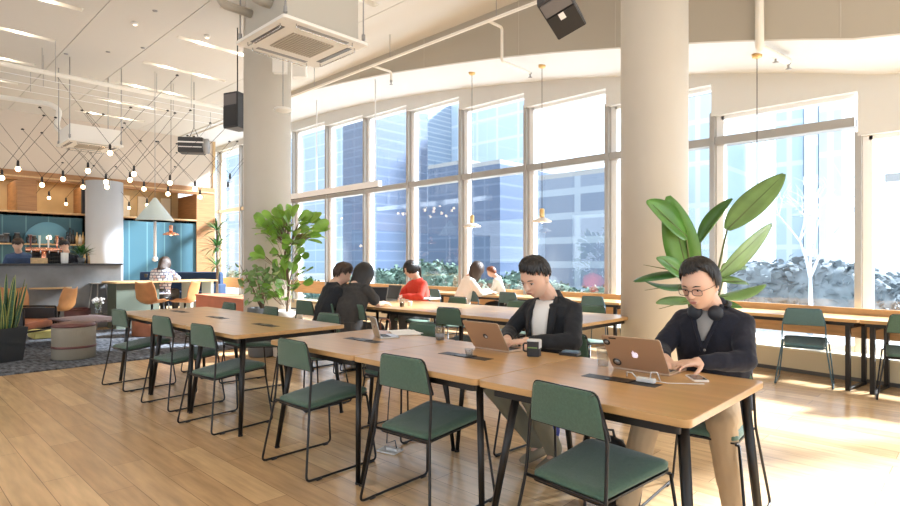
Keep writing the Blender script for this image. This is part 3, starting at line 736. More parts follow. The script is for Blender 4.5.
def hair_short(P, R, s, m_, parent, seed=1, front=50, side=78, back=112, thick=.016, lift=1.05, part=.3, n=230, sweep=.3, jag=1.0):
    rr = random.Random(seed); mb = MB()
    # crown cap
    for k in range(n):
        ph = rr.uniform(0, 2*PI)
        fdir = -math.sin(ph)                       # 1 = front
        end = side+(front-side)*max(0, fdir)**.6 if fdir > 0 else side+(back-side)*(-fdir)**.8
        if fdir > .3: end -= 15*math.exp(-((math.cos(ph)-part)/.28)**2)
        end = math.radians(end+rr.uniform(-7, 10)*jag); st = rr.uniform(0, .65)*end
        pts = []; rs = []
        tw = rr.uniform(-.25,.25)+sweep*fdir
        for q in range(7):
            th = st+(end-st)*q/6; p2 = ph+tw*(q/6)
            f = lift+.075*math.sin(PI*min(1,(th/end))*.9)+rr.uniform(-.012,.012)
            d = Vector((math.sin(th)*math.cos(p2)*.083, math.sin(th)*math.sin(p2)*.104, math.cos(th)*.127))*f
            if d.z < 0: d.x *= .97
            pts.append(P(d.x, d.y, d.z)); rs.append(thick*s*(1-.85*(q/6)**2)*(.6 if q == 0 else 1))
        mb.tube(pts, rs, 6)
    # solid under-cap
    vs = []; nn, mm = 28, 12
    for i in range(mm+1):
        for j in range(nn):
            ph = 2*PI*j/nn; fdir = -math.sin(ph)
            end = side+(front-side)*max(0, fdir)**.6 if fdir > 0 else side+(back-side)*(-fdir)**.8
            if fdir > .3: end -= 15*math.exp(-((math.cos(ph)-part)/.28)**2)
            th = math.radians(end-7)*i/mm
            f = 1.055 if i < mm else .98
            vs.append(P(math.sin(th)*math.cos(ph)*.081*f, math.sin(th)*math.sin(ph)*.102*f, math.cos(th)*.127*f))
    mb.add(vs, [(i*nn+j,(i+1)*nn+j,(i+1)*nn+(j+1)%nn,i*nn+(j+1)%nn) for i in range(mm) for j in range(nn)], True)
    return mb.build('hair', m_, parent)
def hair_long(P, R, s, m_, parent, seed=1, length=.22, n=190, front=52, thick=.013, tail=0):
    rr = random.Random(seed); mb = MB()
    for k in range(n):
        ph = rr.uniform(0, 2*PI); fdir = -math.sin(ph)
        if fdir > .82:                              # fringe
            L = 0; end = math.radians(front+14)
        else: L = length*(1 if fdir < .5 else .8)*rr.uniform(.8,1.05); end = math.radians(92)
        pts = []; rs = []
        st = rr.uniform(.05,.5)
        for q in range(6):
            th = st+(end-st)*q/5; f = 1.08+.03*math.sin(th)
            pts.append(P(math.sin(th)*math.cos(ph)*.083*f, math.sin(th)*math.sin(ph)*.104*f, math.cos(th)*.127*f)); rs.append(thick*s)
        if L:
            x, y = math.cos(ph)*.088, math.sin(ph)*.108
            if fdir > .4: x = math.copysign(max(abs(x), .066), x)
            for q in range(1,5):
                g = q/4; pts.append(P(x*(1-.12*g), y*(1-.10*g)+.012*g, -L*g)); rs.append(thick*s*(1-.6*g))
        mb.tube(pts, rs, 6)
    mb.ell(P(0,.006,.018), (.086*s,.106*s,.122*s), 20, 14, R=R)if False else None
    vs = []; nn, mm = 24, 10
    for i in range(mm+1):
        for j in range(nn):
            ph = 2*PI*j/nn; fdir = -math.sin(ph); end = 52 if fdir > .6 else 100
            th = math.radians(end)*i/mm; f = 1.07
            vs.append(P(math.sin(th)*math.cos(ph)*.081*f, math.sin(th)*math.sin(ph)*.102*f, math.cos(th)*.127*f))
    mb.add(vs, [(i*nn+j,(i+1)*nn+j,(i+1)*nn+(j+1)%nn,i*nn+(j+1)%nn) for i in range(mm) for j in range(nn)], True)
    if tail:
        pts = [P(0,.10,.03),P(0,.135,.0),P(0,.13,-.06),P(0,.12,-tail)]; mb.tube(pts, [.02*s,.028*s,.024*s,.008*s], 10)
    return mb.build('hair', m_, parent)
def face_bits(P, R, s, parent):
    for e in (-1, 1):
        x = e*.031
        w = MB().ell(P(x,-.0785,.002), (.0135*s,.010*s,.0048*s), 12, 8, R=R).build('eye', M['eyew'], parent)
        MB().ell(P(x,-.0875,.0015), (.0055*s,.0025*s,.0042*s), 10, 6, R=R).build('iris', M['eyeb'], w)
        MB().tube([P(x-.014,-.0855,.0035),P(x-.005,-.0905,.0082),P(x+.006,-.090,.008),P(x+.014,-.084,.003)], .0016*s, 6).build('eyelid', M['hair'], w)
        MB().tube([P(e*.013,-.0955,.0225),P(e*.030,-.0955,.028),P(e*.047,-.0835,.0235)], [.0022*s,.0032*s,.0015*s], 6, flat=1).build('eyebrow', M['hair'], parent)
    MB().ell(P(0,-.0955,-.0570), (.022*s,.0045*s,.0035*s), 12, 6, R=R).ell(P(0,-.0950,-.0640), (.018*s,.0050*s,.0042*s), 12, 6, R=R).build('lips', M['lips'], parent)
def sit_person(label, loc, rz, s=1.0, top='jacket', pants='olive', hair='short', skin='skin', voxel=.0065, headpos=(0,-.17,1.235), pitch=22, yaw=0, roll=0,
               hands=((.13,-.42,.82),(-.13,-.42,.82)), elbows=((.27,-.12,.80),(-.27,-.12,.80)), shoulder=(.185,-.04,1.03), hip=(0,.05,.53), knees=((.13,-.40,.52),(-.13,-.40,.52)),
               ankles=((.13,-.36,.10),(-.13,-.36,.10)), seed=1, hm='hair', shirt=None, sleeves=1.0, longhair=.2, tail=0, shoes='shoe', under=None, hero=False, group=None, feet=True, hair_kw={}):
    """a seated figure facing local -y; every joint is given in local metres"""
    t = thing('person', label, 'person', loc, rz, group)
    R = (Matrix.Rotation(math.radians(yaw),3,'Z') @ Matrix.Rotation(math.radians(pitch),3,'X') @ Matrix.Rotation(math.radians(roll),3,'Y'))
    hp = Vector(headpos); sh = Vector(shoulder); hip = Vector(hip)
    shL = Vector((sh.x, sh.y, sh.z)); shR = Vector((-sh.x, sh.y, sh.z))
    nb = Vector((0, sh.y+.0, sh.z+.05))
    b = MB(); P = head_geo(b, hp, R, s)
    b.cap(P(0,.025,-.06), nb, .055*s, .062*s)
    chest = hip*.45+Vector((0,sh.y+.01,sh.z))*.55; waist = hip*.75+Vector((0,sh.y,sh.z))*.25
    torso(b, [((hip.x,hip.y,hip.z-.08),.12*s,.09*s),(hip,.16*s,.11*s),(waist,.14*s,.10*s),(chest,.155*s,.11*s),((0,sh.y,sh.z-.05),.14*s,.08*s),((0,sh.y,sh.z+.02),.08*s,.06*s),(nb,.055*s,.055*s)])
    for i, S in enumerate((shL, shR)):
        E = Vector(elbows[i]); H = Vector(hands[i])
        S3_ = S+Vector((-.025 if i == 0 else .025,0,-.035)); b.cap(S3_, E, .038*s, .034*s); b.cap(E, H, .034*s, .024*s)
        hand_geo(b, H, (H-E)+Vector((0,-.05,-.02)), (0,-.1,1), s, side=(1 if i == 0 else -1)*-1 if False else (1 if i else -1), curl=.5)
    for i in range(2):
        K = Vector(knees[i]); A = Vector(ankles[i]); T0 = hip+Vector((.085*(1 if i == 0 else -1),0,-.02))
        b.cap(T0, K, .075*s, .052*s); b.cap(K, A, .050*s, .034*s); b.cap(A, A+Vector((0,-.07,-.035)), .028*s, .020*s)
    remeshed(b, 'body', M[skin], t, voxel, 3)
    face_bits(P, R, s, t) if hero else None
    if hair == 'short': hair_short(P, R, s, M[hm], t, seed, **hair_kw)
    else: hair_long(P, R, s, M[hm], t, seed, longhair, tail=tail)
    # trousers
    b = MB()
    torso(b, [((hip.x,hip.y,hip.z-.10),.14*s,.11*s),(hip,.185*s,.135*s),(hip+Vector((0,0,.10)),.165*s,.125*s)])
    for i in range(2):
        K = Vector(knees[i]); A = Vector(ankles[i]); T0 = hip+Vector((.085*(1 if i == 0 else -1),0,-.015))
        b.cap(T0, K, .098*s, .072*s); b.cap(K, A+(K-A)*.06, .070*s, .054*s)
    remeshed(b, 'trousers', M[pants], t, .009, 3, bump=.006)
    # top
    b = MB(); k = 1.0
    torso(b, [(hip+Vector((0,0,-.02)),.185*s,.145*s),(waist,.175*s,.135*s),(chest,.195*s,.140*s),((0,sh.y,sh.z-.05),.205*s,.125*s),((0,sh.y,sh.z+.02),.165*s,.10*s),((0,sh.y,sh.z+.055),.085*s,.075*s),((0,sh.y+.012,sh.z+.085),.066*s,.060*s)]+([((0,sh.y-.012,sh.z+.125),.060*s,.058*s)] if hero and top != 'red' else []))
    cuff = []
    for i, S in enumerate((shL, shR)):
        E = Vector(elbows[i]); H = Vector(hands[i])
        if sleeves >= 1:
            S2_ = S+Vector((-.012 if i == 0 else .012,0,-.02)); b.cap(S2_, E, .060*s, .053*s); b.cap((0,sh.y+.01,sh.z+.045), S2_, .052*s, .058*s); b.cap(E, E+(H-E)*(.93), .056*s, .036*s)
        else:
            b.cap(S, S+(E-S)*(sleeves*1.6), .066*s, .060*s)
    if shirt and hero:  # open front: carve by leaving the collar V visible through a raised shirt panel
        pass
    remeshed(b, {'jacket':'blazer','navyk':'cardigan'}.get(top,'jumper'), M[top], t, .008, 3, bump=.009)
    if feet:
        for i in range(2):
            A = Vector(ankles[i]); f = MB()
            z0 = A.z-.075
            f.ring_loft([[(A.x+x*w, A.y+y, max(A.z-.085, .004)+z) for x, z in ((-1,0),(1,0),(1,h*.6),(.6,h),(-.6,h),(-1,h*.6))] for y, w, h in ((.065,.032,.07),(.05,.042,.095),(-.02,.044,.095),(-.09,.047,.06),(-.16,.045,.045),(-.20,.028,.032))])
            f.build('shoe', M[shoes], t, sub=1)
    return t, P, R
def V_front(parent, name, m_, pts_l, pts_r, dy=0):
    "strip of shirt shown between two lapel lines; pts are (x,y,z) pairs from neck down"
    mb = MB(); rings = []
    n = 6; vs = []
    for a, b_ in zip(pts_l, pts_r):
        a = Vector(a); b_ = Vector(b_)
        for k in range(n+1):
            g = k/n; p = a*(1-g)+b_*g; p.y -= .018*math.sin(PI*g); vs.append(p)
    m = len(pts_l)
    mb.add(vs, [(i*(n+1)+k, i*(n+1)+k+1, (i+1)*(n+1)+k+1, (i+1)*(n+1)+k) for i in range(m-1) for k in range(n)], True)
    return mb.build(name, m_, parent, solid=.006)
# ---- man with glasses (right)
S2 = 1.10
hp = (-.005,-.19,1.235)
t, P, R = sit_person('bespectacled person in navy cardigan typing, dark headphones round the neck', (-1.155,3.40,0), R_(0), S2, 'navyk', 'khaki', 'short', headpos=hp, pitch=20, yaw=-6,
    shoulder=(.172,.0,1.035), hip=(0,.06,.545), hands=((.06,-.355,.835),(-.13,-.36,.835)), elbows=((.222,-.17,.835),(-.25,-.15,.84)),
    knees=((.17,-.38,.55),(-.19,-.42,.54)), ankles=((.22,-.34,.10),(-.19,-.70,.10)), shoes='sneaker', voxel=.0062, hero=True, seed=3, hair_kw=dict(front=43, side=78, back=112, thick=.012, sweep=.7, n=320, jag=.45, part=.2))
V_front(t, 'tee', M['greytee'], [(-.065,-.085,1.095),(-.055,-.112,1.04),(-.040,-.130,.98),(-.012,-.136,.92)], [(.065,-.085,1.095),(.055,-.112,1.04),(.036,-.130,.98),(.006,-.136,.92)])
MB().tube(fillet([(-.075,-.07,1.12),(-.060,-.124,1.03),(-.014,-.150,.91),(0,-.153,.86)],.03), .014, 8, flat=.6).tube(fillet([(.075,-.07,1.12),(.060,-.124,1.03),(.014,-.150,.91),(0,-.153,.86)],.03), .014, 8, flat=.6).build('collar_band', M['navyk'], t)
MB().cyl((.012,-.160,.87),(.012,-.163,.87),.007,.007,10).build('button', M['grey'], t)
# headphones round the neck
hpn = MB().tube([(.085*math.cos(a)*1.05, .0+.085*math.sin(a), 1.115+.015*math.sin(a)) for a in [R_(q) for q in range(-20,201,20)]], .013, 10).build('headphone_band', M['blackm'], t)
for e in (-1,1): MB().ell((e*.056,-.118,1.075), (.042,.026,.044), 18, 12).build('ear_cup', mat('headphone_pad', (.02,.025,.035), .5), t)
# glasses
g = MB()
for e in (-1,1):
    ring = [P(e*.034+.025*math.copysign(abs(math.cos(a))**.6, math.cos(a)), -.101, -.003+.0165*math.copysign(abs(math.sin(a))**.7, math.sin(a))) for a in [2*PI*k/20 for k in range(21)]]
    g.tube(ring, .0021, 6); g.tube([P(e*.059,-.100,.006), P(e*.082,-.05,.006), P(e*.088,.005,.006), P(e*.086,.03,-.008)], .0016, 6)
g.tube([P(-.010,-.103,.003),P(0,-.105,.006),P(.010,-.103,.003)], .0016, 6)
gl = g.build('glasses', mat('grey_frame', (.10,.085,.08), .3, .5), t)
for e in (-1,1): MB().add([P(e*.034+.024*math.cos(a), -.101, -.001+.0165*math.sin(a)) for a in [2*PI*k/20 for k in range(20)]], [tuple(range(20))]).build('lens', M['lens'], gl)
MB().tube([P(-.086,.0,-.03),P(-.085,-.005,-.037)], .004, 6).build('earring', M['white'], t)
# ---- man in the charcoal blazer
t, P, R = sit_person('person in open charcoal blazer over white tee, looking down at laptop', (-2.27,3.42,0), R_(0), 1.12, 'jacket', 'olive', 'short', headpos=(.0,-.20,1.25), pitch=26, yaw=-2,
    shoulder=(.19,.0,1.04), hip=(0,.06,.545), hands=((.07,-.37,.835),(-.12,-.36,.835)), elbows=((.27,-.15,.83),(-.28,-.13,.84)),
    knees=((.17,-.52,.56),(-.14,-.52,.56)), ankles=((.20,-.26,.10),(.03,-.20,.10)), voxel=.0062, hero=True, seed=9, hair_kw=dict(front=48, side=80, back=112, thick=.012, sweep=-.8, n=380, jag=.35, part=-.25))
V_front(t, 'tee', M['tee'], [(-.070,-.080,1.09),(-.075,-.125,1.02),(-.075,-.142,.93),(-.070,-.14,.84),(-.07,-.135,.76)], [(.070,-.080,1.09),(.075,-.125,1.02),(.068,-.142,.93),(.055,-.14,.84),(.05,-.135,.76)])
lp = MB()
for e in (-1,1):
    vs = [(e*.070,-.05,1.12),(e*.105,-.06,1.10),(e*.065,-.128,1.03),(e*.125,-.125,1.00),(e*.072,-.160,.93),(e*.115,-.150,.90),(e*.062,-.166,.82),(e*.08,-.160,.80)]
    lp.add(vs, [(0,1,3,2),(2,3,5,4),(4,5,7,6)], True)
lp.build('lapel', M['jacket'], t, solid=.008)
MB().cap((.19,-.33,.33),(.19,-.31,.25),.073,.068).build('knee_band', mat('blue_cloth', (.015,.04,.28), .8), t)
# ---- second row
def lowp(label, px, vv, rz, **k):
    return sit_person(label, k.pop('loc'), rz, voxel=.012, **k)
sit_person('person in black jumper with short dark hair, leaning in, back to us', (-6.03,4.02,0), PI+R_(-14), 1.12, 'jacket', 'charcoal', 'short', headpos=(.02,-.24,1.20), pitch=22, yaw=-55, voxel=.012,
    hands=((.12,-.50,.84),(-.12,-.50,.84)), elbows=((.26,-.26,.83),(-.26,-.26,.83)), shoulder=(.18,-.10,1.02), hip=(0,.02,.54), hm='hairb', seed=4, hair_kw=dict(front=55, side=92, back=120, thick=.018))
sit_person('long-haired person in grey-brown short-sleeved top, leaning on the table, back to us', (-5.66,4.10,0), PI+R_(8), 1.12, 'charcoal', 'charcoal', 'long', headpos=(.0,-.26,1.20), pitch=26, yaw=-8, voxel=.012,
    hands=((.10,-.52,.84),(-.16,-.46,.84)), elbows=((.26,-.30,.83),(-.27,-.24,.84)), shoulder=(.185,-.12,1.02), hip=(0,.02,.54), sleeves=.45, longhair=.20, seed=6)
sit_person('person in red top facing us, dark hair tied back', (-6.46,6.02,0), R_(-6), 1.05, 'red', 'charcoal', 'long', headpos=(0,-.14,1.24), pitch=16, yaw=-12, voxel=.010,
    hands=((.08,-.36,.84),(-.10,-.36,.84)), elbows=((.26,-.16,.83),(-.26,-.16,.83)), shoulder=(.165,-.02,1.03), hip=(0,.05,.54), longhair=.05, tail=.16, seed=8, hero=True)
sit_person('person in cream jumper with long dark hair, leaning on the window bar', (-6.78,7.35,0), R_(152), 1.12, 'cream', 'charcoal', 'long', headpos=(.0,-.30,1.22), pitch=20, yaw=10, voxel=.012,
    hands=((.12,-.58,.82),(-.14,-.52,.82)), elbows=((.28,-.30,.81),(-.27,-.26,.81)), shoulder=(.19,-.14,1.02), hip=(0,.02,.54), hm='hairb', longhair=.18, seed=12)
sit_person('small auburn-haired person in cream by the glass, facing left', (-6.62,8.22,0), R_(-60), .78, 'cream', 'charcoal', 'short', headpos=(0,-.14,1.17), pitch=20, yaw=0, voxel=.014,
    hands=((.10,-.30,.84),(-.10,-.30,.84)), elbows=((.18,-.12,.80),(-.18,-.12,.80)), shoulder=(.125,-.02,1.01), hip=(0,.05,.60), hm='redhair', seed=14, knees=((.08,-.2,.55),(-.08,-.2,.55)), ankles=((.08,-.15,.1),(-.08,-.15,.1)))
# ================================================================ PLANTS
def leaf_mesh(mb, base, tip, width, up, sag=.15, n=9, fold=.12, shape='lance', wave=0):
    "one blade from base to tip; up = face normal"
    a = Vector(base); b = Vector(tip); d = b-a; L = d.length; d.normalize(); u = Vector(up); u = (u-d*u.dot(d))
    if u.length < .01: u = d.orthogonal()
    u.normalize(); s = d.cross(u); vs = []
    for i in range(n+1):
        t = i/n
        if shape == 'lance': w = math.sin(PI*min(1, t*.96+.02)**.85)**.68
        elif shape == 'fiddle': w = (.45+.55*t)*math.sin(PI*(t*.93+.035))**.5
        else: w = (1-t)**.5*min(1, t*4+.35)
        w *= width/2; c = a+d*L*t+u*(-sag*L*t*t+sag*.0)
        wv_ = wave*math.sin(t*9)*width
        vs += [c-s*w+u*(fold*w*2+wv_), c-s*w*.5+u*fold*w*.7, c, c+s*w*.5+u*fold*w*.7, c+s*w+u*(fold*w*2-wv_)]
    mb.add(vs, [(i*5+k, i*5+k+1, (i+1)*5+k+1, (i+1)*5+k) for i in range(n) for k in range(4)], True)
def pot(t, prof, m_, soil_r, soil_z, name='pot'):
    o = MB().lathe(prof, 28).build(name, m_, t)
    MB().lathe([(soil_r, soil_z-.02),(soil_r*.98, soil_z),(.001, soil_z+.01)], 20).build('soil', M['soil'], t)
# bird of paradise beside the thick column
D0 = 4.72
c0 = atd(706, 262, D0); c0.z = 0
t = thing('bird_of_paradise_plant', 'tall broad-leaved green plant in pot behind the bespectacled man', 'plant', c0)
pot(t, [(.15,0),(.17,.02),(.21,.42),(.195,.42),(.19,.38)], M['greypot'], .19, .40)
def lf(b, tp, w, up, d0=0, d1=0, sag=.05, fold=.12, m_='leafb', wave=.0):
    B_ = atd(b[0], b[1], D0+d0)-c0; T_ = atd(tp[0], tp[1], D0+d1)-c0
    toc = Vector((CU,-SU,0))  # towards the camera
    u_ = Vector(up); side = Vector((SU,CU,0)); U_ = side*u_.x+toc*u_.y+Vector((0,0,1))*u_.z
    o = None
    mb = MB(); leaf_mesh(mb, B_, T_, w, U_, sag, 14, fold, 'lance', wave)
    o = mb.build('leaf', M[m_], t, solid=.002)
    root = Vector((random.uniform(-.06,.06), random.uniform(-.06,.06), .40))
    mid = root*.45+B_*.55+Vector((0,0,.12))
    MB().tube([root, root*.7+mid*.3+Vector((0,0,.1)), mid, B_, B_+(T_-B_)*.35, B_+(T_-B_)*.9+U_.normalized()*-sag*.0], [.013,.012,.010,.008,.005,.002], 8).build('stalk', M['stem'], o)
lf((727,230),(784,174),.24,(-.5,.8,.5), -.1,.1,.0,.10,'leafy')
lf((700,243),(733,199),.17,(-.8,.3,.5), 0,-.2,.0,.35)
lf((690,282),(668,196),.27,(-.2,1,.1), -.2,-.3,.0,.14)
lf((686,236),(649,201),.30,(-.5,.6,.6), -.3,-.5,.05,.12)
lf((718,275),(772,224),.26,(.5,.8,-.4), 0,.2,.0,.10,'leafy')
lf((682,272),(639,264),.17,(-.2,.35,1), -.2,-.4,.3,-.2,'leafd')
lf((684,276),(662,258),.14,(-.4,.8,.3), -.2,-.5,.1,.2)
lf((686,284),(640,291),.13,(-.1,.5,1), -.1,-.3,-.2,-.2,'leafd')
lf((692,300),(655,310),.15,(0,.5,1), -.2,-.5,-.1,.15,'leafy')
lf((722,282),(750,281),.14,(.2,.5,1), 0,.1,.1,.15,'leafy')
lf((718,297),(763,294),.15,(.1,.4,1), -.1,.0,-.2,-.1,'leafy')
lf((716,304),(742,306),.13,(.1,.5,1), -.2,-.3,.1,.1)
lf((722,270),(748,263),.13,(.3,.5,.8), .1,.3,.1,.15,'leafy')
# fiddle leaf fig by the left column
D1 = 8.1
c1 = atd(287, 262, D1); c1.z = 0; rr = random.Random(11)
t = thing('fiddle_leaf_fig', 'fiddle leaf fig with big bright leaves in cream pot by column', 'plant', c1)
pot(t, [(.15,0),(.19,.02),(.22,.55),(.21,.66),(.195,.66),(.19,.62)], M['whitepot'], .19, .63)
trunk = [atd(287,312,D1)-c1, atd(289,285,D1)-c1, atd(285,255,D1)-c1, atd(288,232,D1)-c1, atd(285,216,D1)-c1]
MB().tube([(0,0,.6)]+trunk, [.022,.02,.018,.015,.012,.008], 8).build('trunk', M['bark'], t)
mb = MB(); br = MB()
def cluster(px, py, rx, ry, n, w0=.17, L0=.22):
    for k in range(n):
        a = rr.uniform(0, 2*PI); q = math.sqrt(rr.random())
        p = atd(px+rx*q*math.cos(a), py+ry*q*math.sin(a), D1+rr.uniform(-.35,.35))-c1
        o = atd(287, py+12, D1)-c1; d = (p-o); d.z *= .6; d.normalize()
        d = (d+Vector((rr.uniform(-.5,.5), rr.uniform(-.5,.5), rr.uniform(-.3,.5)))).normalized()
        u = Vector((rr.uniform(-.6,1), rr.uniform(-1,.3), rr.uniform(.2,1)))
        L = L0*rr.uniform(.7,1.15); leaf_mesh(mb, p, p+d*L, w0*rr.uniform(.75,1.1), u, rr.uniform(.0,.3), 7, .12, 'fiddle')
        br.tube([o*.6+p*.4-Vector((0,0,.05)), p], [.004,.003], 4)
cluster(290,230,27,14,95); cluster(287,250,18,12,22,.15,.19); cluster(290,275,17,13,26,.15,.19); cluster(283,293,13,8,18,.13,.16); cluster(262,258,10,4,4,.16,.22)
mb.build('foliage', M['leaf'], t); br.build('twigs', M['bark'], t)
# small airy tree
c2 = atd(262, 262, 8.15); c2.z = 0
t = thing('potted_tree', 'small airy potted tree in a dark grey pot left of the fig', 'plant', c2)
pot(t, [(.17,0),(.19,.02),(.21,.55),(.20,.70),(.185,.70),(.18,.66)], M['greypot'], .18, .67)
mb = MB(); br = MB()
for k in range(9):
    e = atd(rr.choice([240,246,252,256,262,268,273,236,266]), rr.uniform(258,292), 8.15+rr.uniform(-.4,.4))-c2
    m_ = e*.5+Vector((0,0,.35)); br.tube([(0,0,.65), m_, e], [.010,.007,.003], 6)
    for q in range(13):
        g = rr.uniform(.5,1.05); p = m_*(1-g)+e*g+Vector((rr.uniform(-.13,.13),rr.uniform(-.13,.13),rr.uniform(-.15,.08)))
        d = Vector((rr.uniform(-1,1),rr.uniform(-1,1),rr.uniform(-.9,.3))).normalized()
        leaf_mesh(mb, p, p+d*rr.uniform(.08,.14), .06, (rr.uniform(-1,1),-1,rr.uniform(0,1)), .2, 5, .1, 'lance')
mb.build('foliage', M['leafy'], t); br.build('branches', M['bark'], t)
# dracaena far at the end of the hall
c3 = atd(217, 262, 13.2); c3.z = 0
t = thing('dracaena_plant', 'spiky-leaved tall plant by the far end window', 'plant', c3)
pot(t, [(.16,0),(.18,.02),(.2,.5),(.19,.5),(.18,.46)], M['whitepot'], .18, .48)
mb = MB(); MB().tube([(0,0,.46),(.02,0,1.3),(0,0,2.1)], [.03,.028,.02], 8).build('trunk', M['bark'], t)
for z, n_ in ((1.25,26),(1.7,34),(2.1,30)):
    for k in range(n_):
        a = rr.uniform(0, 2*PI); e = rr.uniform(-.2,1.1); d = Vector((math.cos(a)*math.cos(e), math.sin(a)*math.cos(e), math.sin(e)))
        leaf_mesh(mb, (0,0,z), Vector((0,0,z))+d*rr.uniform(.35,.52), .045, (0,0,1), .35, 6, .1, 'lance')
mb.build('foliage', M['leafd'], t)
# snake plant at the left edge
c4 = atz(4, 362, 0); c4 = Vector((c4.x, c4.y, 0))
t = thing('snake_plant', 'snake plant with yellow-edged blades in a tapered charcoal pot', 'plant', c4, R_(20))
mb = MB(); mb.ring_loft([[(x*w,y*w,z) for x,y in rrect(1,1,.05)] for z, w in ((0,.30),(.02,.31),(.47,.40),(.47,.36),(.43,.35))], smooth=False); mb.build('pot', M['darkpot'], t)
MB().prism(rrect(.35,.35,.03), .40, .44).build('soil', M['soil'], t)
sn = mat('snake_leaf_edge', (.34,.36,.10), .4); sc = mat('snake_leaf', (.035,.10,.05), .4, var=.5, vscale=16, vstretch=(1,1,3))
for k in range(30):
    a = rr.uniform(0, 2*PI); r0 = rr.uniform(.02,.13); L = rr.uniform(.35,.80); tl = rr.uniform(.05,.30)
    b_ = Vector((math.cos(a)*r0, math.sin(a)*r0, .42)); e_ = b_+Vector((math.cos(a)*tl*L, math.sin(a)*tl*L, L)); u_ = (math.cos(a+rr.uniform(-1,1)), math.sin(a+rr.uniform(-1,1)), 0)
    m1 = MB(); leaf_mesh(m1, b_, e_, .085, u_, .0, 9, .12, 'blade'); o = m1.build('leaf', sn, t, solid=.002)
    m2 = MB(); leaf_mesh(m2, b_, e_-(e_-b_)*.03, .055, u_, .0, 9, .12, 'blade'); m2.build('leaf_centre', sc, o, solid=.006)
# ================================================================ LOUNGE
rg = atz(60, 345, 0)
tag(MB().prism(rrect(4.2,3.4,.05), .001, .016, M=Matrix.Translation((-10.6, 2.55, 0)) @ Matrix.Rotation(0,4,'Z')).build('rug', M['rug'], None), 'mottled grey shaggy rug under the lounge ottomans', 'rug')
def ottoman(label, px, pyb, w, hgt, body, top, band=True, dd=0):
    p = atz(px, pyb, 0); d = (p.x*-CU+p.y*SU)+w/2  # move centre back by radius
    p = atd(px, 262, d); t = thing('ottoman', label, 'ottoman', (p.x,p.y,.017))
    MB().lathe([(w/2-.01,0),(w/2,.01),(w/2,hgt-.07),(w/2-.008,hgt-.06)], 40).build('body', M[body], t)
    MB().lathe([(w/2-.01,hgt-.06),(w/2+.004,hgt-.045),(w/2-.01,hgt-.02),(w/2-.08,hgt),(.001,hgt+.005)], 40).build('cushion', M[top], t)
    if band: MB().lathe([(w/2+.001,.15),(w/2+.005,.152),(w/2+.005,.18),(w/2+.001,.182)], 40).build('strap_band', M['maroon'], t)
    return t
ottoman('round beige canvas ottoman with brown leather top and strap', 74, 362, .53, .50, 'canvas', 'maroon')
ottoman('round dark maroon leather ottoman behind the beige one', 75, 330, .62, .42, 'maroon', 'maroon', False)
ottoman('round tan leather ottoman behind the left tables', 152, 338, .66, .42, 'orange', 'orange', False)
# slatted low table with flower vase
p = atd(90, 316, 9.2)
t = thing('low_table', 'low slatted mauve coffee table behind the beige ottoman', 'table', (p.x,p.y,.017), R_(12))
for k in range(9): MB().box(-.60,.60,-.36+k*.08,-.29+k*.08,.40,.425).build('slat', M['lilac'], t)
for sx in (-1,1):
    for sy in (-1,1): MB().cyl((sx*.55,sy*.30,0),(sx*.55,sy*.30,.40),.013,.013,8).build('leg', M['black'], t)
MB().box(-.56,.56,-.32,-.29,.37,.40).box(-.56,.56,.29,.32,.37,.40).build('rail', M['black'], t)
zt = .017+.426
p = atz(98, 313, zt)
t = thing('flower_vase', 'glass vase of white flowers on the low slatted table', 'vase', (p.x,p.y,zt))
MB().lathe([(.05,0),(.055,.01),(.055,.16),(.05,.16),(.05,.012)], 20).build('vase', M['clear'], t)
mb = MB(); st = MB()
for k in range(16):
    a = rr.uniform(0,2*PI); r_ = rr.uniform(0,.11); c_ = (math.cos(a)*r_, math.sin(a)*r_, .20+rr.uniform(0,.10)-r_*.3); mb.ell(c_, (.028,.028,.022), 8, 6); st.tube([(0,0,.02), c_], .003, 5)
mb.build('flowers', M['tee'], t); st.build('stems', M['stem'], t)
# lounge chair with black frame, orange leather
p = atd(20, 330, 9.1)
t = thing('lounge_chair', 'low lounge armchair, black steel frame and orange leather cushions', 'armchair', (p.x,p.y,.017), R_(134))
MB().tube(fillet([(-.36,-.33,0),(-.36,-.33,.60),(-.36,.36,.60),(-.36,.36,0)],.03),.016,8).tube(fillet([(.36,-.33,0),(.36,-.33,.60),(.36,.36,.60),(.36,.36,0)],.03),.016,8).tube([(-.36,-.33,.24),(.36,-.33,.24)],.014,8).tube([(-.36,.36,.3),(.36,.36,.3)],.014,8).build('frame', M['black'], t)
MB().prism(rrect(.62,.66,.05), .27, .40).build('seat_cushion', M['orange'], t, bevel=.03)
MB().prism(rrect(.62,.36,.06), -.06, .06, 'y', M=Matrix.Translation((0,.33,.60)) @ Matrix.Rotation(-.25,4,'X')).build('back_cushion', M['orange'], t, bevel=.03)
MB().box(-.345,-.325,-.32,.34,.22,.58).box(.325,.345,-.32,.34,.22,.58).build('side_panel', M['darkpot'], t)
p = atz(45, 338, .0)
tag(MB().prism(rrect(.55,.42,.03), .017, .15).build('floor_cushion', mat('mustard_cloth', (.50,.42,.14), .9), None, bevel=.02, loc=(p.x,p.y,0)), 'low mustard yellow box seat beside the lounge armchair', 'seat')
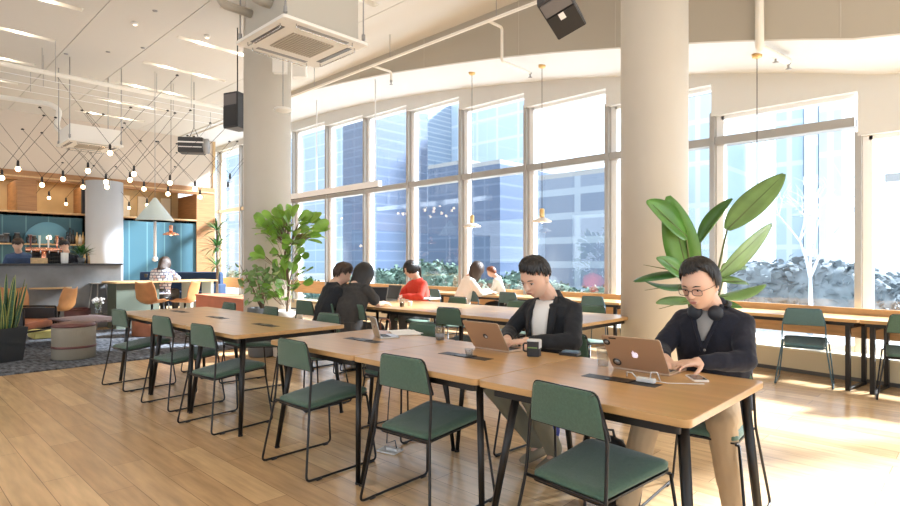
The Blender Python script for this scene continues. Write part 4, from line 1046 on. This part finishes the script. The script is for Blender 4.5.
# cafe table
p = atd(36, 262, 11.2)
t = thing('cafe_table', 'small wood-topped cafe table on one black post by the bar', 'table', (p.x,p.y,0), R_(45))
z0 = EYE-(287-262)*11.2/F
MB().prism(rrect(1.25,.75,.06), z0-.03, z0).build('tabletop', M['woodl'], t, bevel=.004)
MB().cyl((0,0,.02),(0,0,z0-.03),.035,.035,12).lathe([(.26,0),(.26,.012),(.04,.03)], 24).build('pedestal', M['black'], t)
def shell_chair(label, px, d, rz, m_='tan', z0=.46, star=True):
    p = atd(px, 262, d); t = thing('shell_chair', label, 'chair', (p.x,p.y,0), rz, 'tan leather shell chairs')
    vs = []; n, m = 14, 12
    for i in range(n+1):
        s = i/n
        y = -.24+.42*min(1, s/.55) if s < .55 else .18+.10*(s-.55)/.45
        z = z0+.02*(1-min(1,s/.5))-.02 if s < .5 else z0-.02+.42*((s-.5)/.5)**1.1
        w = .24*(1-.12*abs(2*s-1)**3)*(1 if s < .9 else .92)
        for k in range(m+1):
            q = k/m*2-1; vs.append((w*q, y-.06*q*q*(s > .45)*min(1,(s-.45)*4), z+(.09*q*q*(1 if .2 < s < .7 else .5))))
    mb = MB(); mb.add(vs, [(i*(m+1)+k, i*(m+1)+k+1, (i+1)*(m+1)+k+1, (i+1)*(m+1)+k) for i in range(n) for k in range(m)], True)
    mb.build('shell', M[m_], t, solid=.022, sub=1)
    b = MB().cyl((0,0,.10),(0,0,z0-.03),.02,.02,10)
    b.build('post', M['black'], t)
    for k in range(4):
        a = PI/4+k*PI/2; MB().tube([(0,0,.12),(.27*math.cos(a),.27*math.sin(a),.03),(.29*math.cos(a),.29*math.sin(a),.0)], [.016,.012,.012], 8).build('base_leg', M['chrome'], t)
    return t
shell_chair('tan leather shell chair turned sideways at the cafe table', 59, 10.6, R_(314))
shell_chair('tan leather shell chair with its back to us behind the left tables', 152, 11.2, R_(212), z0=.55)
shell_chair('tan leather shell chair seen in profile right of its twin', 185, 11.5, R_(314), z0=.55)
shell_chair('tan leather shell chair half hidden behind the snake plant', 14, 10.4, R_(45+40))
# steel stool
def stool(label, px, d, h, m_):
    p = atd(px, 262, d); t = thing('bar_stool', label, 'stool', (p.x,p.y,0), R_(20), 'stools near the bar counter')
    MB().lathe([(.17,h-.02),(.18,h-.01),(.17,h),(.001,h)], 24).build('seat', M[m_], t)
    for k in range(4):
        a = PI/4+k*PI/2; MB().tube([(.12*math.cos(a),.12*math.sin(a),h-.02),(.23*math.cos(a),.23*math.sin(a),0)], .012, 8).build('leg', M[m_], t)
    MB().tube([(.19*math.cos(PI/4+k*PI/2),.19*math.sin(PI/4+k*PI/2),.28) for k in range(5)], .008, 6).build('foot_ring', M[m_], t)
stool('pale steel stool in front of the concrete bar', 99, 11.6, .93, 'silver')
stool('dark stool at the communal counter, left of the patterned-shirt person', 131, 12.4, .78, 'black')
# terracotta planter bench
p0 = atd(207, 262, 11.2); p1 = atd(256, 262, 9.7)
c = (p0+p1)/2; c.z = 0; a = math.atan2(p1.y-p0.y, p1.x-p0.x)
t = thing('planter_bench', 'long low terracotta planter box behind the left tables', 'planter', c, a)
Lb = (p1-p0).length
MB().box(-Lb/2,Lb/2,-.22,.22,0,.70).build('box', M['terracotta'], t, bevel=.01)
MB().box(-Lb/2-.01,Lb/2+.01,-.23,.23,.70,.73).build('rim', M['terracotta'], t, bevel=.005)
p = atd(215, 262, 13.4)
tag(MB().box(-.9,.9,-.28,.28,0,.45).build('window_bench', M['white'], None, loc=(p.x,p.y-.2,0), rz=0, bevel=.01), 'white low bench by the far end window', 'bench')
# far navy sofa
p0 = atd(134, 262, 16.0); p1 = atd(216, 262, 15.6)
c = (p0+p1)/2; c.z = 0; Ls = (p1-p0).length
t = thing('sofa', 'long navy blue sofa along the blue boarded wall', 'sofa', c, math.atan2(p1.y-p0.y,p1.x-p0.x))
MB().box(-Ls/2,Ls/2,-.35,.35,.15,.55).build('seat', M['navy'], t, bevel=.04); MB().box(-Ls/2,Ls/2,.2,.40,.5,1.08).build('backrest', M['navy'], t, bevel=.05)
for s in (-1,1): MB().box(s*Ls/2-.08,s*Ls/2+.08,-.35,.4,.15,.75).build('armrest', M['navy'], t, bevel=.04)
for sx in (-1,1): MB().box(sx*(Ls/2-.1)-.03,sx*(Ls/2-.1)+.03,-.3,.35,0,.15).build('foot', M['black'], t)
# ================================================================ BAR
BU = 13.35
vb1 = wv(121, BU)
t = thing('bar_counter', 'long concrete-fronted bar counter below the string lamps', 'counter', (-BU-.3, (vb1-3)/2, 0))
hv = (vb1+3)/2
MB().box(-.30,.30,-hv,hv,0,1.29).build('front', M['concrete'], t)
MB().box(-.34,.36,-hv,hv+.02,1.29,1.33).build('countertop', M['darkpot'], t, bevel=.004)
# communal counter right of it
va, vb = wv(104, 13.0), wv(216, 12.6)
t = thing('high_counter', 'long pale oak communal counter where the patterned-shirt person sits', 'counter', (-12.85, (va+vb)/2, 0))
h2 = (vb-va)/2
MB().prism(rrect(.8, h2*2, .08), .93, .965).build('countertop', M['woodl'], t, bevel=.004)
MB().box(-.30,.30,-h2+.1,-h2*.15,0,.93).build('cabinet', mat('olive_panel', (.10,.12,.09), .6), t)
for y in (h2*.5, h2*.92): MB().box(-.25,.25,y-.03,y+.03,0,.93).build('leg', M['seafoam'], t)
# back shelf
EU2 = EU-.02
sv0, sv1 = -3.0, wv(88, EU-.3)
zs = EYE-(243-262)*14.5/F
t = thing('bar_shelf', 'long pale wood shelf on the blue boards behind the bar', 'shelf', (-EU+.2, (sv0+sv1)/2, zs))
hs = (sv1-sv0)/2
MB().box(-.14,.14,-hs,hs,-.03,0).build('board', M['woodl'], t)
for q in range(5): MB().box(-.16,-.13,-hs+.3+q*(2*hs-.6)/4-.01,-hs+.3+q*(2*hs-.6)/4+.01,-.2,-.03).build('bracket', M['black'], t)
# items on the shelf: bottles and jars
k = 0
for px, h, r, m_ , nm in [(2,.20,.09,'glassd','jar'),(6,.24,.10,'glassd','jar'),(17,.26,.085,'glassd','jar'),(30,.22,.08,'glassd','jar'),(34,.20,.07,'glassd','jar'),(57,.22,.07,'glassd','jar'),(62,.18,.06,'maroon','jar'),
        (67,.34,.045,'glassd','bottle'),(70,.46,.05,'glassd','bottle'),(73,.40,.05,'glassd','bottle'),(77,.36,.045,'woodl','bottle'),(80,.30,.06,'whitepot','bottle'),(83,.38,.045,'brass','bottle')]:
    p = atu(px, 262, EU-.2); 
    t = thing('shelf_'+nm, '%s %s on the bar shelf, %s' % ({'glassd':'dark','maroon':'maroon','woodl':'tan','whitepot':'cream','brass':'golden'}[m_], nm, ['at the far left','second from the left','third from the left','fourth from the left','fifth from the left','right of the round lamp','small one right of the lamp','left in the bottle group','tallest in the bottle group','third in the bottle group','fourth in the bottle group','squat one near the column','last one beside the column'][k]), nm, (p.x, p.y, zs), 0, nm+'s on the bar shelf')
    if nm == 'jar': MB().lathe([(r*.9,0),(r,.02),(r,h*.75),(r*.7,h*.85),(r*.7,h)], 16).build('jar_body', M[m_], t); MB().lathe([(r*.72,h),(r*.72,h+.02),(.001,h+.025)], 16).build('lid', M['grey'], t)
    else: MB().lathe([(r,0),(r,h*.55),(r*.35,h*.75),(r*.3,h*.95)], 14).build('bottle_body', M[m_], t); MB().lathe([(r*.36,h*.93),(r*.36,h),(.001,h)], 10).build('cap', M['black'], t)
    k += 1
p = atu(49, 262, EU-.25)
t = thing('globe_lamp', 'small glowing globe lamp on the bar shelf', 'lamp', (p.x,p.y,zs))
MB().lathe([(.06,0),(.06,.02),(.012,.03),(.012,.10)], 14).build('stand', M['brass'], t); MB().ell((0,0,.17), (.06,.06,.06), 14, 10).build('globe', M['bulb'], t)
# pale arch painted on boards
ar = MB(); c_ = atu(48, 243, EU-.05); n = 24
ar.prism([(math.cos(PI*k/n)*.55, math.sin(PI*k/n)*.60) for k in range(n+1)], -.02, .0, 'x')
o = ar.build('wall_arch', mat('arch_blue', (.10,.26,.36), .5), None, loc=(c_.x, c_.y, zs)); struct(o)
# tap tower
p = atu(44, 262, BU+.35)
t = thing('beer_tap_tower', 'copper T-shaped tap tower on the bar counter', 'tap tower', (p.x,p.y,1.33), PI/2)
MB().cyl((0,0,0),(0,0,.24),.045,.045,16).lathe([(.08,0),(.08,.015),(.05,.02)],16).build('column', M['copper'], t)
MB().cyl((-.30,0,.27),(.30,0,.27),.05,.05,16).build('crossbar', M['copper'], t)
for q in range(4):
    x = -.22+q*.147; h_ = MB().tube([(x,0,.31),(x,0,.36),(x,.0,.56)], [.012,.014,.024], 10).build('tap_handle', M[['maroon','seafoam','tee','copper'][q]], t)
    MB().tube([(x,-.05,.27),(x,-.09,.25),(x,-.09,.19)], .01, 8).build('spout', M['chrome'], t)
# stacked dark cups either side and a few items
k = 0
for r_, (a, b_) in enumerate(((33,42),(48,62))):
    n_ = 4 if r_ == 0 else 6
    for i in range(n_):
        for h_ in range(3):
            p = atu(a+(b_-a)*(i+.5)/n_, 262, BU+.45)
            t = tag(MB().lathe([(.036,0),(.042,.075),(.040,.075),(.034,.006)], 14).build('tumbler', M['blackm'], None, loc=(p.x,p.y,1.331+h_*.076)), 'black tumbler stacked on the bar counter %s of the copper tap tower, %s tier' % (['left','right'][r_], ['bottom','middle','top'][h_]), 'cup', 'black tumblers %s of the taps, tier %d' % (['left','right'][r_], h_+1)); k += 1
p = atu(39, 262, BU+.25); tag(MB().box(-.06,.06,-.13,.13,0,.11).build('wooden_box', M['woodl'], None, loc=(p.x,p.y,1.331)), 'small wooden box at the foot of the tap tower', 'box')
for i, px in enumerate((63.5,65.8)):
    p = atu(px, 262, BU+.3); tag(MB().lathe([(.04,0),(.045,.02),(.05,.22),(.046,.22),(.036,.01)], 16).build('steel_pitcher', M['tee'], None, loc=(p.x,p.y,1.331)), 'white pitcher on the bar, '+['left','right'][i]+' one of two', 'pitcher', 'white pitchers')
for i, px in enumerate((84.5,86.5,88.5)):
    p = atu(px, 262, BU+.35); t = thing('bottle', 'small amber bottle on the bar beside the column, '+['left','middle','right'][i], 'bottle', (p.x,p.y,1.331), 0, 'amber bottles by the column')
    MB().lathe([(.03,0),(.03,.13),(.012,.17),(.012,.22)], 12).build('bottle_body', M[['brass','glassd','woodl'][i]], t)
p = atu(88, 262, BU+.28)
t = thing('potted_herb', 'bushy green herb on the bar counter beside the round column', 'plant', (p.x,p.y-.12,1.331))
MB().lathe([(.05,0),(.07,.12),(.06,.12)], 14).build('pot', M['greypot'], t); mb = MB()
for q in range(60):
    a = rr.uniform(0,2*PI); e = rr.uniform(.2,1.4); d = Vector((math.cos(a)*math.cos(e), math.sin(a)*math.cos(e), math.sin(e))); s_ = Vector((0,0,.12)); leaf_mesh(mb, s_+d*.12, s_+d*rr.uniform(.22,.36), .04, (0,0,1), .2, 4)
mb.build('foliage', M['leafd'], t)
# people at the bar
def stand_person(label, p, z0, rz, top, lean=.25, yaw=0, hm='hair', hair='short', s=1.05, seed=1, drop=0):
    return sit_person(label, (p.x,p.y,z0), rz, s, top, 'charcoal', hair, voxel=.014, headpos=(0,-.20-lean*.5,1.22-drop), pitch=35, yaw=yaw, shoulder=(.18,-.06-lean*.4,1.0-drop), hip=(0,.03,.45),
        hands=((.14,-.42,.72),(-.14,-.42,.72)), elbows=((.26,-.15,.72),(-.26,-.15,.72)), knees=((.10,.02,.0),(-.10,.02,.0)), ankles=((.10,.06,-.38),(-.10,.06,-.38)), hm=hm, seed=seed)
p = atu(21, 262, 14.9); stand_person('barista in a blue shirt bending over behind the bar, left', p, .56, R_(75), 'bluesh' if 'bluesh' in M else 'navyk', .6, 20, 'hairb', seed=21, drop=.07)
p = atu(70, 262, 15.2); stand_person('barista in dark clothes behind the bar near the column', p, .58, R_(60), 'navyk', .3, 0, seed=22, drop=.08)
pr = atd(161, 262, 12.0)
sit_person('person in a patterned white shirt, brown bob, back to us at the counter', (pr.x,pr.y,.18), R_(225), 1.15, 'pattern' if 'pattern' in M else 'cream', 'charcoal', 'long', headpos=(0,-.16,1.14), pitch=32, voxel=.013,
    hands=((.12,-.45,.84),(-.12,-.45,.84)), elbows=((.27,-.18,.83),(-.27,-.18,.83)), shoulder=(.19,-.06,.98), hip=(0,.04,.52), hm='hairb', longhair=.19, seed=31)
t = thing('bar_stool', 'black counter stool under the patterned-shirt person', 'stool', (pr.x,pr.y,0), 0)
MB().lathe([(.17,.58),(.18,.59),(.18,.61),(.001,.61)], 20).build('seat', M['black'], t)
for q in range(4):
    a = q*PI/2; MB().tube([(.13*math.cos(a),.13*math.sin(a),.58),(.22*math.cos(a),.22*math.sin(a),0)], .012, 6).build('leg', M['black'], t)
p = atz(146, 277.5, .965); cup('small dark cup on the communal counter', -p.x, p.y, .04, .09, .965, M['soil'], 'coffee_cup', 'cup', 'blackm')
for i, (px, dd) in enumerate(((203,13.2),(217,13.0))):
    p = atd(px, 262, dd); z = EYE-(280-262)*dd/F
# ================================================================ HANGING THINGS
def hung_line(mb, p, top, r=.006): mb.cyl(p, (p[0],p[1],top), r, r, 6)
# big cone pendant with stem and ball
p = atd(155, 262, 11.8); zA = EYE-(198-262)*11.8/F; zB = EYE-(221-262)*11.8/F; zC = EYE-(259-262)*11.8/F
t = thing('cone_pendant_lamp', 'large pale aqua cone pendant lamp with a long stem and ball', 'pendant lamp', (p.x,p.y,zB))
MB().lathe([(.36,0),(.37,.01),(.03,zA-zB),(.001,zA-zB+.01)], 36).build('lamp_shade', M['seafoam'], t)
MB().lathe([(.345,.0),(.345,.012),(.02,zA-zB-.03)], 36).build('shade_lining', M['tee'], t)
MB().cyl((0,0,zC-zB),(0,0,.35),.028,.028,12).build('stem', M['tee'], t)
MB().ell((0,0,zC-zB), (.055,.055,.055), 16, 10).build('ball', M['tee'], t)
MB().cyl((0,0,zA-zB),(0,0,CEIL-zB),.005,.005,6).build('cord', M['grey'], t)
def pendant(label, px, py, d, top, m1, m2, cordm='black', canopy=True, ry=.16, group='small pendant lamps'):
    p = atd(px, py, d); t = thing('pendant_lamp', label, 'pendant lamp', p, 0, group)
    MB().lathe([(ry,0),(ry*.95,.02),(ry*.45,.06),(.03,.075),(.001,.08)], 28).build('lamp_shade', M[m1], t)
    MB().lathe([(.035,.07),(.04,.09),(.04,.20),(.03,.215),(.001,.22)], 18).build('lamp_neck', M[m2], t)
    MB().ell((0,0,.012), (.035,.035,.03), 12, 8).build('bulb', M['warmlamp'], t)
    MB().cyl((0,0,.21),(0,0,top-p.z),.005,.005,6).build('cord', M[cordm], t)
    if canopy: MB().lathe([(.02,-.05),(.055,-.035),(.06,0),(.001,0)], 18, (0,0,top-p.z)).build('canopy', M['brass'], t)
def soff(v, u): return EYE+arck(u)
for px, py, lab in ((472,227,'cream and brass pendant lamp left of the centre windows'),(542,222,'cream and brass pendant lamp above the man in the blazer'),(757,205,'cream and brass pendant lamp behind the big plant leaves')):
    v_ = 7.55; p = atv(px, py, v_); pendant(lab, px, py, (p.y*SU - p.x*CU), soff(v_, -p.x), 'whitepot', 'brass')
pendant('small copper pendant lamp in front of the blue boards', 171, 235, 12.4, CEIL, 'copper', 'copper', 'black', False, .17)
# bulbs on crossing cords
bulbs = [(18,169,11.6),(2,178,11.8),(42,185,12.4),(63,179,12.0),(88,171,11.6),(106,182,12.3),(107,187,12.9),(134,174,12.1),(130,180,12.6),(144,189,13.2),(170,183,12.3),(168,194,13.2),(195,189,12.6),(200,197,13.3),(110,153,11.3),
         (230,181,13.4),(228,189,13.8),(20,205,15.6),(34,202,15.2),(35,206,15.8),(49,198,14.8),(66,204,15.6),(83,187,13.6),(129,208,15.9),(147,205,15.6)]
pos_words = ['over the bar shelf','at the left edge','below the left air conditioner','right of the left air conditioner corner']
for i, (px, py, d) in enumerate(bulbs):
    p = atd(px, py, d)
    lit = not (px > 225)
    row = sorted(range(len(bulbs)), key=lambda q: bulbs[q][0]).index(i)+1
    ordn = ['first','second','third','fourth','fifth','sixth','seventh','eighth','ninth','tenth','eleventh','twelfth','thirteenth','fourteenth','fifteenth','sixteenth','seventeenth','eighteenth','nineteenth','twentieth','twenty-first','twenty-second','twenty-third','twenty-fourth','rightmost'][row-1]
    t = thing('string_pendant_lamp', 'bare bulb hanging on two crossing cords near the bar, %s from the left' % ordn if ordn != 'rightmost' else 'rightmost bare bulb hanging on two crossing cords near the far window', 'bulb lamp', p, 0, 'bare bulbs on crossing cords')
    rb = .048 if d < 14.5 else .040
    MB().ell((0,0,0), (rb,rb,rb*1.1), 16, 10).build('bulb', M['bulb'] if lit else M['clear'], t)
    MB().lathe([(.022,.05),(.026,.06),(.022,.17),(.001,.18)], 12).build('socket', M['blackm'], t)
    side = Vector((SU, CU, 0)); zt_ = min(CEIL-.02, p.z+1.05+.25*((i*7)%3))
    hgt = zt_-p.z-.17
    for s_ in (-1, 1):
        e = side*s_*hgt*(.78+.1*((i*5+s_)%3))+Vector((0,0,hgt+.17))
        if abs((p+e).x) < EU-.05:
            c_ = MB().tube([(0,0,.17), e], .0042, 5).build('cord', M['black'], t)
            MB().lathe([(.028,0),(.032,.014),(.012,.03),(.001,.034)], 12, e).build('hook_dome', M['blackm'], c_)
# thin rods carrying the cord hooks
for i, (u_, z_) in enumerate(((12.2,4.62),(13.2,4.75),(14.4,4.9))):
    t = tag(MB().cyl((-u_,-2,z_),(-u_,7.0,z_),.006,.006,6).build('hanging_rod', M['white_alu'], None), 'thin pale rod carrying the bulb cords, %s the bar' % ['farthest from','midway to','nearest to'][i], 'rod')
    for y in (0,2.4,4.8,6.9): MB().cyl((-u_,y,z_),(-u_,y,CEIL),.005,.005,5).build('suspension_wire', M['grey'], t)
# ---- pipes
def pipe(name, label, pts, r, m_='pipe', fil=.08, hangers=()):
    t = thing(name, label, 'pipe', (0,0,0))
    MB().tube(fillet(pts, fil), r, 12).build('pipe_run', M[m_], t)
    for h in hangers: 
        h = Vector(h); MB().cyl(h, (h.x,h.y,CEIL), .006,.006,6).build('hanger_rod', M['grey'], t)
    return t
kz = EYE+3.55
pa = atu(-40, 0, 12.9)
pipe('ceiling_pipe', 'long cream sprinkler pipe crossing above the lounge', [(-12.75,-3,kz),(-12.75,6.35,kz)], .045, hangers=[(-12.75,y,kz) for y in (.3,2.3,4.3,6)])
pipe('sprinkler_pipe', 'long thin cream sprinkler pipe running beside the arched soffit', [(-17,6.4,kz+.02),(-2.5,6.4,kz+.02)], .024, hangers=[(-x,6.4,kz) for x in (15,12.5,10,7.6,5.2)])
def branchpipe(label, px, py, px2, py2, u):
    a = Vector((-u,6.4,kz+.02)); 
    zq = soff(7.5,u)-.14 if u < 6 else kz-.15
    t = pipe('sprinkler_branch', label, [a, (-u,6.72,kz+.02),(-u,6.72,zq),(-u,7.45,zq)] if u < 6 else [a,(-u,6.85,kz+.02),(-u,6.85,zq)], .022, fil=.05)
    e = (-u,7.45,zq) if u < 6 else (-u,6.85,zq)
    MB().lathe([(.03,.0),(.012,-.03),(.012,-.06),(.035,-.07),(.001,-.075)], 12, e).build('sprinkler_head', M['grey'], t)
branchpipe('sprinkler branch dropping below the soffit, left of the hanging speaker', 485,60,507,70, 5.35)
branchpipe('short sprinkler branch beside the left column', 350,73,383,85, 8.1)
p = atv(761, 0, 6.9)
t = pipe('sprinkler_branch', 'vertical cream pipe at upper right with sprinkler heads', [(p.x,6.85,CEIL),(p.x,6.85,soff(7,-p.x)-.12),(p.x+.1,7.6,soff(7,-p.x)-.10)], .045, fil=.04)
for q, y in enumerate((7.25,7.6)): MB().lathe([(.03,.0),(.012,-.03),(.012,-.06),(.035,-.07),(.001,-.075)], 12, (p.x+.06+.05*q,y,soff(7,-p.x)-.12)).build('sprinkler_head', M['grey'], t)
# ---- suspended linear light
a = atv(380, 184, 7.0); zl = a.z
t = thing('linear_pendant_light', 'long white linear light hung before the left windows', 'light', ((a.x-13)/2, 7.0, zl))
hl = (a.x+13)/2
MB().box(-hl,hl,-.05,.05,-.05,.07).build('housing', M['white_alu'], t, bevel=.004)
MB().box(-hl+.02,hl-.02,-.035,.035,-.054,-.05).build('diffuser', M['dark'], t)
for x in (-hl+.6, 0, hl-.12): MB().cyl((x,-.02,.07),(x,-.02,soff(7,0)*0+EYE+3.6-zl),.012,.012,8).build('rod', M['white_alu'], t)
# ---- air conditioners
def aircon(label, c, w, rz, hb=.32):
    t = thing('air_conditioner', label, 'air conditioner', c, rz, 'ceiling cassette air conditioners')
    MB().prism(rrect(w,w,.03), 0, .035).build('panel', M['acw'], t, bevel=.006)
    MB().box(-w*.42,w*.42,-w*.42,w*.42,.036,hb).build('casing', M['acg'], t)
    g_ = MB().box(-w*.24,w*.24,-w*.24,w*.24,-.006,.0).build('grille', mat('grille_tan', (.40,.35,.28), .6), t)
    mb = MB()
    for k in range(15): mb.box(-w*.235,w*.235,-w*.23+k*w*.033,-w*.23+k*w*.033+w*.012,-.012,-.006)
    mb.build('grille_slats', mat('grille_slat', (.55,.5,.42), .5), g_)
    for k in range(4):
        T_ = Matrix.Rotation(k*PI/2, 4, 'Z')
        MB().box(-w*.30,w*.30,-w*.43,-w*.37,-.003,.004, M=T_).build('air_outlet', M['dark_alu'] if k % 2 == 0 else M['grey'], t)
        MB().tube(fillet([(-w*.33,-w*.44,-.0),(-w*.33,-w*.44,-.04),(w*.33,-w*.44,-.04),(w*.33,-w*.44,0)], .02), .006, 6, M=T_).build('deflector_wire', M['chrome'], t)
        x, y = ((-1,-1),(1,-1),(1,1),(-1,1))[k]
        MB().cyl((x*w*.46,y*w*.46,.0),(x*w*.46,y*w*.46,CEIL-c[2]),.008,.008,8).cyl((x*w*.46,y*w*.46,.06),(x*w*.46,y*w*.46,.12),.02,.02,8).build('hanger_rod', M['grey'], t)
    return t
k_ = 2.35
t = aircon('large ceiling cassette air conditioner hanging before the left column', (-2.29*k_, 1.40*k_, EYE+k_), .435*k_, 0, .55)
for s_, x in ((0,-.2),(1,.05)):
    MB().box(x*1.0,x+.18,-.412,-.40,.18,.42).build('access_hatch', M['acw'], t) if False else None
w_ = .435*k_
MB().box(-w_*.425-.004,-w_*.42,-.25,-.02,.2,.42).box(-w_*.425-.004,-w_*.42,.04,.27,.2,.42).build('access_hatch', M['acw'], t)
MB().tube(fillet([(-w_*.3,-w_*.42,.30),(-w_*.3,-w_*.75,.30),(-w_*.1,-w_*.85,.55),(-w_*.1,-w_*.85,1.2)],.1), .045, 12).tube(fillet([(w_*.1,-w_*.42,.30),(w_*.1,-w_*.6,.30),(w_*.2,-w_*.7,.6),(w_*.2,-w_*.7,1.3)],.1), .07, 12).build('drain_hose', M['acg'], t)
p = atd(90, 147, 11.6)
t = aircon('small white ceiling cassette air conditioner over the lounge', (p.x,p.y,p.z), .98, R_(0), .32)
MB().box(-.44,.44,-.44,.44,.037,.34).build('white_casing', M['acw'], t)
q = atd(62, 130, 12.2); q2 = atd(0, 97, 12.2)
pipe('duct_pipe', 'white bent hose running to the small air conditioner', [(q2.x-1.2,q2.y-1.5,q2.z+.12), (q2.x,q2.y,q2.z), tuple(atd(50,104,12.2)), tuple(atd(60,110,12.2)), tuple(atd(56,126,12.2)), (p.x-.45,p.y-.3,p.z+.2)], .055, 'acw', .2)
# ---- speakers
def speaker(label, c, R, w, h, d, m_='blackm', hang=None, logo=False):
    t = thing('speaker', label, 'speaker', c); t.rotation_euler = R
    MB().prism([(-w/2,d/2),(-w/2*.8,-d/2),(w/2*.8,-d/2),(w/2,d/2)][::-1], -h/2, h/2, 'z', M=Matrix.Rotation(0,4,'X')).build('cabinet', mat('speaker_grey', (.045,.045,.048), .6), t, bevel=.01)
    MB().box(-w*.46,w*.46,d/2+.001,d/2+.012,-h*.46,h*.10).build('grille', M['blackm'], t)
    hn = MB().prism([(-w*.44,-.001),(w*.44,-.001),(w*.2,-.05),(-w*.2,-.05)], h*.14, h*.44, 'z', M=Matrix.Translation((0,d/2+.012,0))).build('horn', mat('horn_grey', (.16,.15,.15), .5), t)
    if logo: MB().box(-.02,.02,d/2+.012,d/2+.016,-.02,.03).build('badge', M['tee'], t)
    return t
p = atd(560, 6, 3.9)
zr = math.atan2(CU, SU)
t = speaker('large dark grey speaker hanging tilted at the top of the picture', p, (R_(-62), R_(20), zr+R_(150)), (.22), .33, .22, logo=True)
MB().cyl((0,0,0),(0,0,.01),.02,.02,8).build('bracket_plate', M['black'], t)
m_ = tag(MB().cyl((p.x,p.y,p.z+.1),(p.x,p.y,CEIL),.015,.015,8).build('speaker_pole', M['black'], None), 'black hanging pole of the large tilted speaker', 'pole')
p = atd(237.5, 112, 9.6)
t = speaker('upright black speaker hanging left of the left column', p, (0,0,R_(200)), .32, .60, .32)
MB().cyl((0,0,.3),(0,0,CEIL-p.z),.010,.010,8).build('hanging_rod', M['black'], t)
p = atd(194, 146, 12.5)
t = thing('stage_light', 'black box-shaped projector lamp hanging over the lounge', 'spotlight', p, zr+R_(10))
MB().box(-.30,.22,-.16,.16,-.17,.17).build('lamp_box', mat('speaker_grey', (.05,.05,.05)), t, bevel=.02)
MB().cyl((.22,0,0),(.30,0,0),.17,.17,20).build('lens_ring', M['grey'], t)
MB().box(-.30,.24,-.17,-.165,.04,.07).box(-.28,.20,-.17,-.165,-.06,-.04).build('trim_stripe', M['tee'], t)
MB().tube([(-.1,0,.17),(0,0,.42),(.1,0,.17)], .01, 6).cyl((0,0,.42),(0,0,CEIL-p.z),.008,.008,6).build('bracket', M['black'], t)
# boxes and detector near the big air conditioner
for i, (px, py, w_) in enumerate(((280,66,.14),(300,70,.14))):
    p = atd(px, py, 8.4); tag(MB().box(-w_/2*1.4,w_/2*1.4,-.05,.05,-.11,.11).build('control_box', M['acw'], None, loc=p, rz=zr), 'small white control box below the big air conditioner, %s one' % ['left','right'][i], 'box', 'control boxes')
p = atd(283, 110, 8.0)
t = thing('hanging_sensor', 'flat cream disc sensor hanging on a thin rod beside the column', 'sensor', p)
MB().lathe([(.10,-.02),(.13,0),(.12,.02),(.001,.03)], 20).build('disc', M['acw'], t); MB().cyl((0,0,.02),(0,0,CEIL-p.z),.006,.006,6).build('rod', M['grey'], t)
for i, (px, py) in enumerate(((135,23),(207,36))):
    p = atz(px, py, CEIL-.01); t = thing('ceiling_spotlight', 'small round ceiling spotlight, %s' % ['the left one with a smoke detector beside it','the right glowing one'][i], 'ceiling light', (p.x,p.y,CEIL))
    MB().lathe([(.05,0),(.05,-.04),(.035,-.045),(.001,-.045)], 16).build('rim', M['acw'], t); MB().lathe([(.032,-.046),(.001,-.047)], 14).build('lamp', M['warmlamp'], t)
for i, (px, py) in enumerate(((108,52),(66,54),(143,48),(155,11))):
    p = atz(px, py, CEIL-.005); tag(MB().lathe([(.04,0),(.035,-.012),(.001,-.014)], 12).build('ceiling_sensor', M['grey'], None, loc=(p.x,p.y,CEIL)), 'tiny grey round ceiling sensor, %s' % ['middle','leftmost','rightmost','nearest the top edge'][i], 'sensor', 'ceiling sensors')
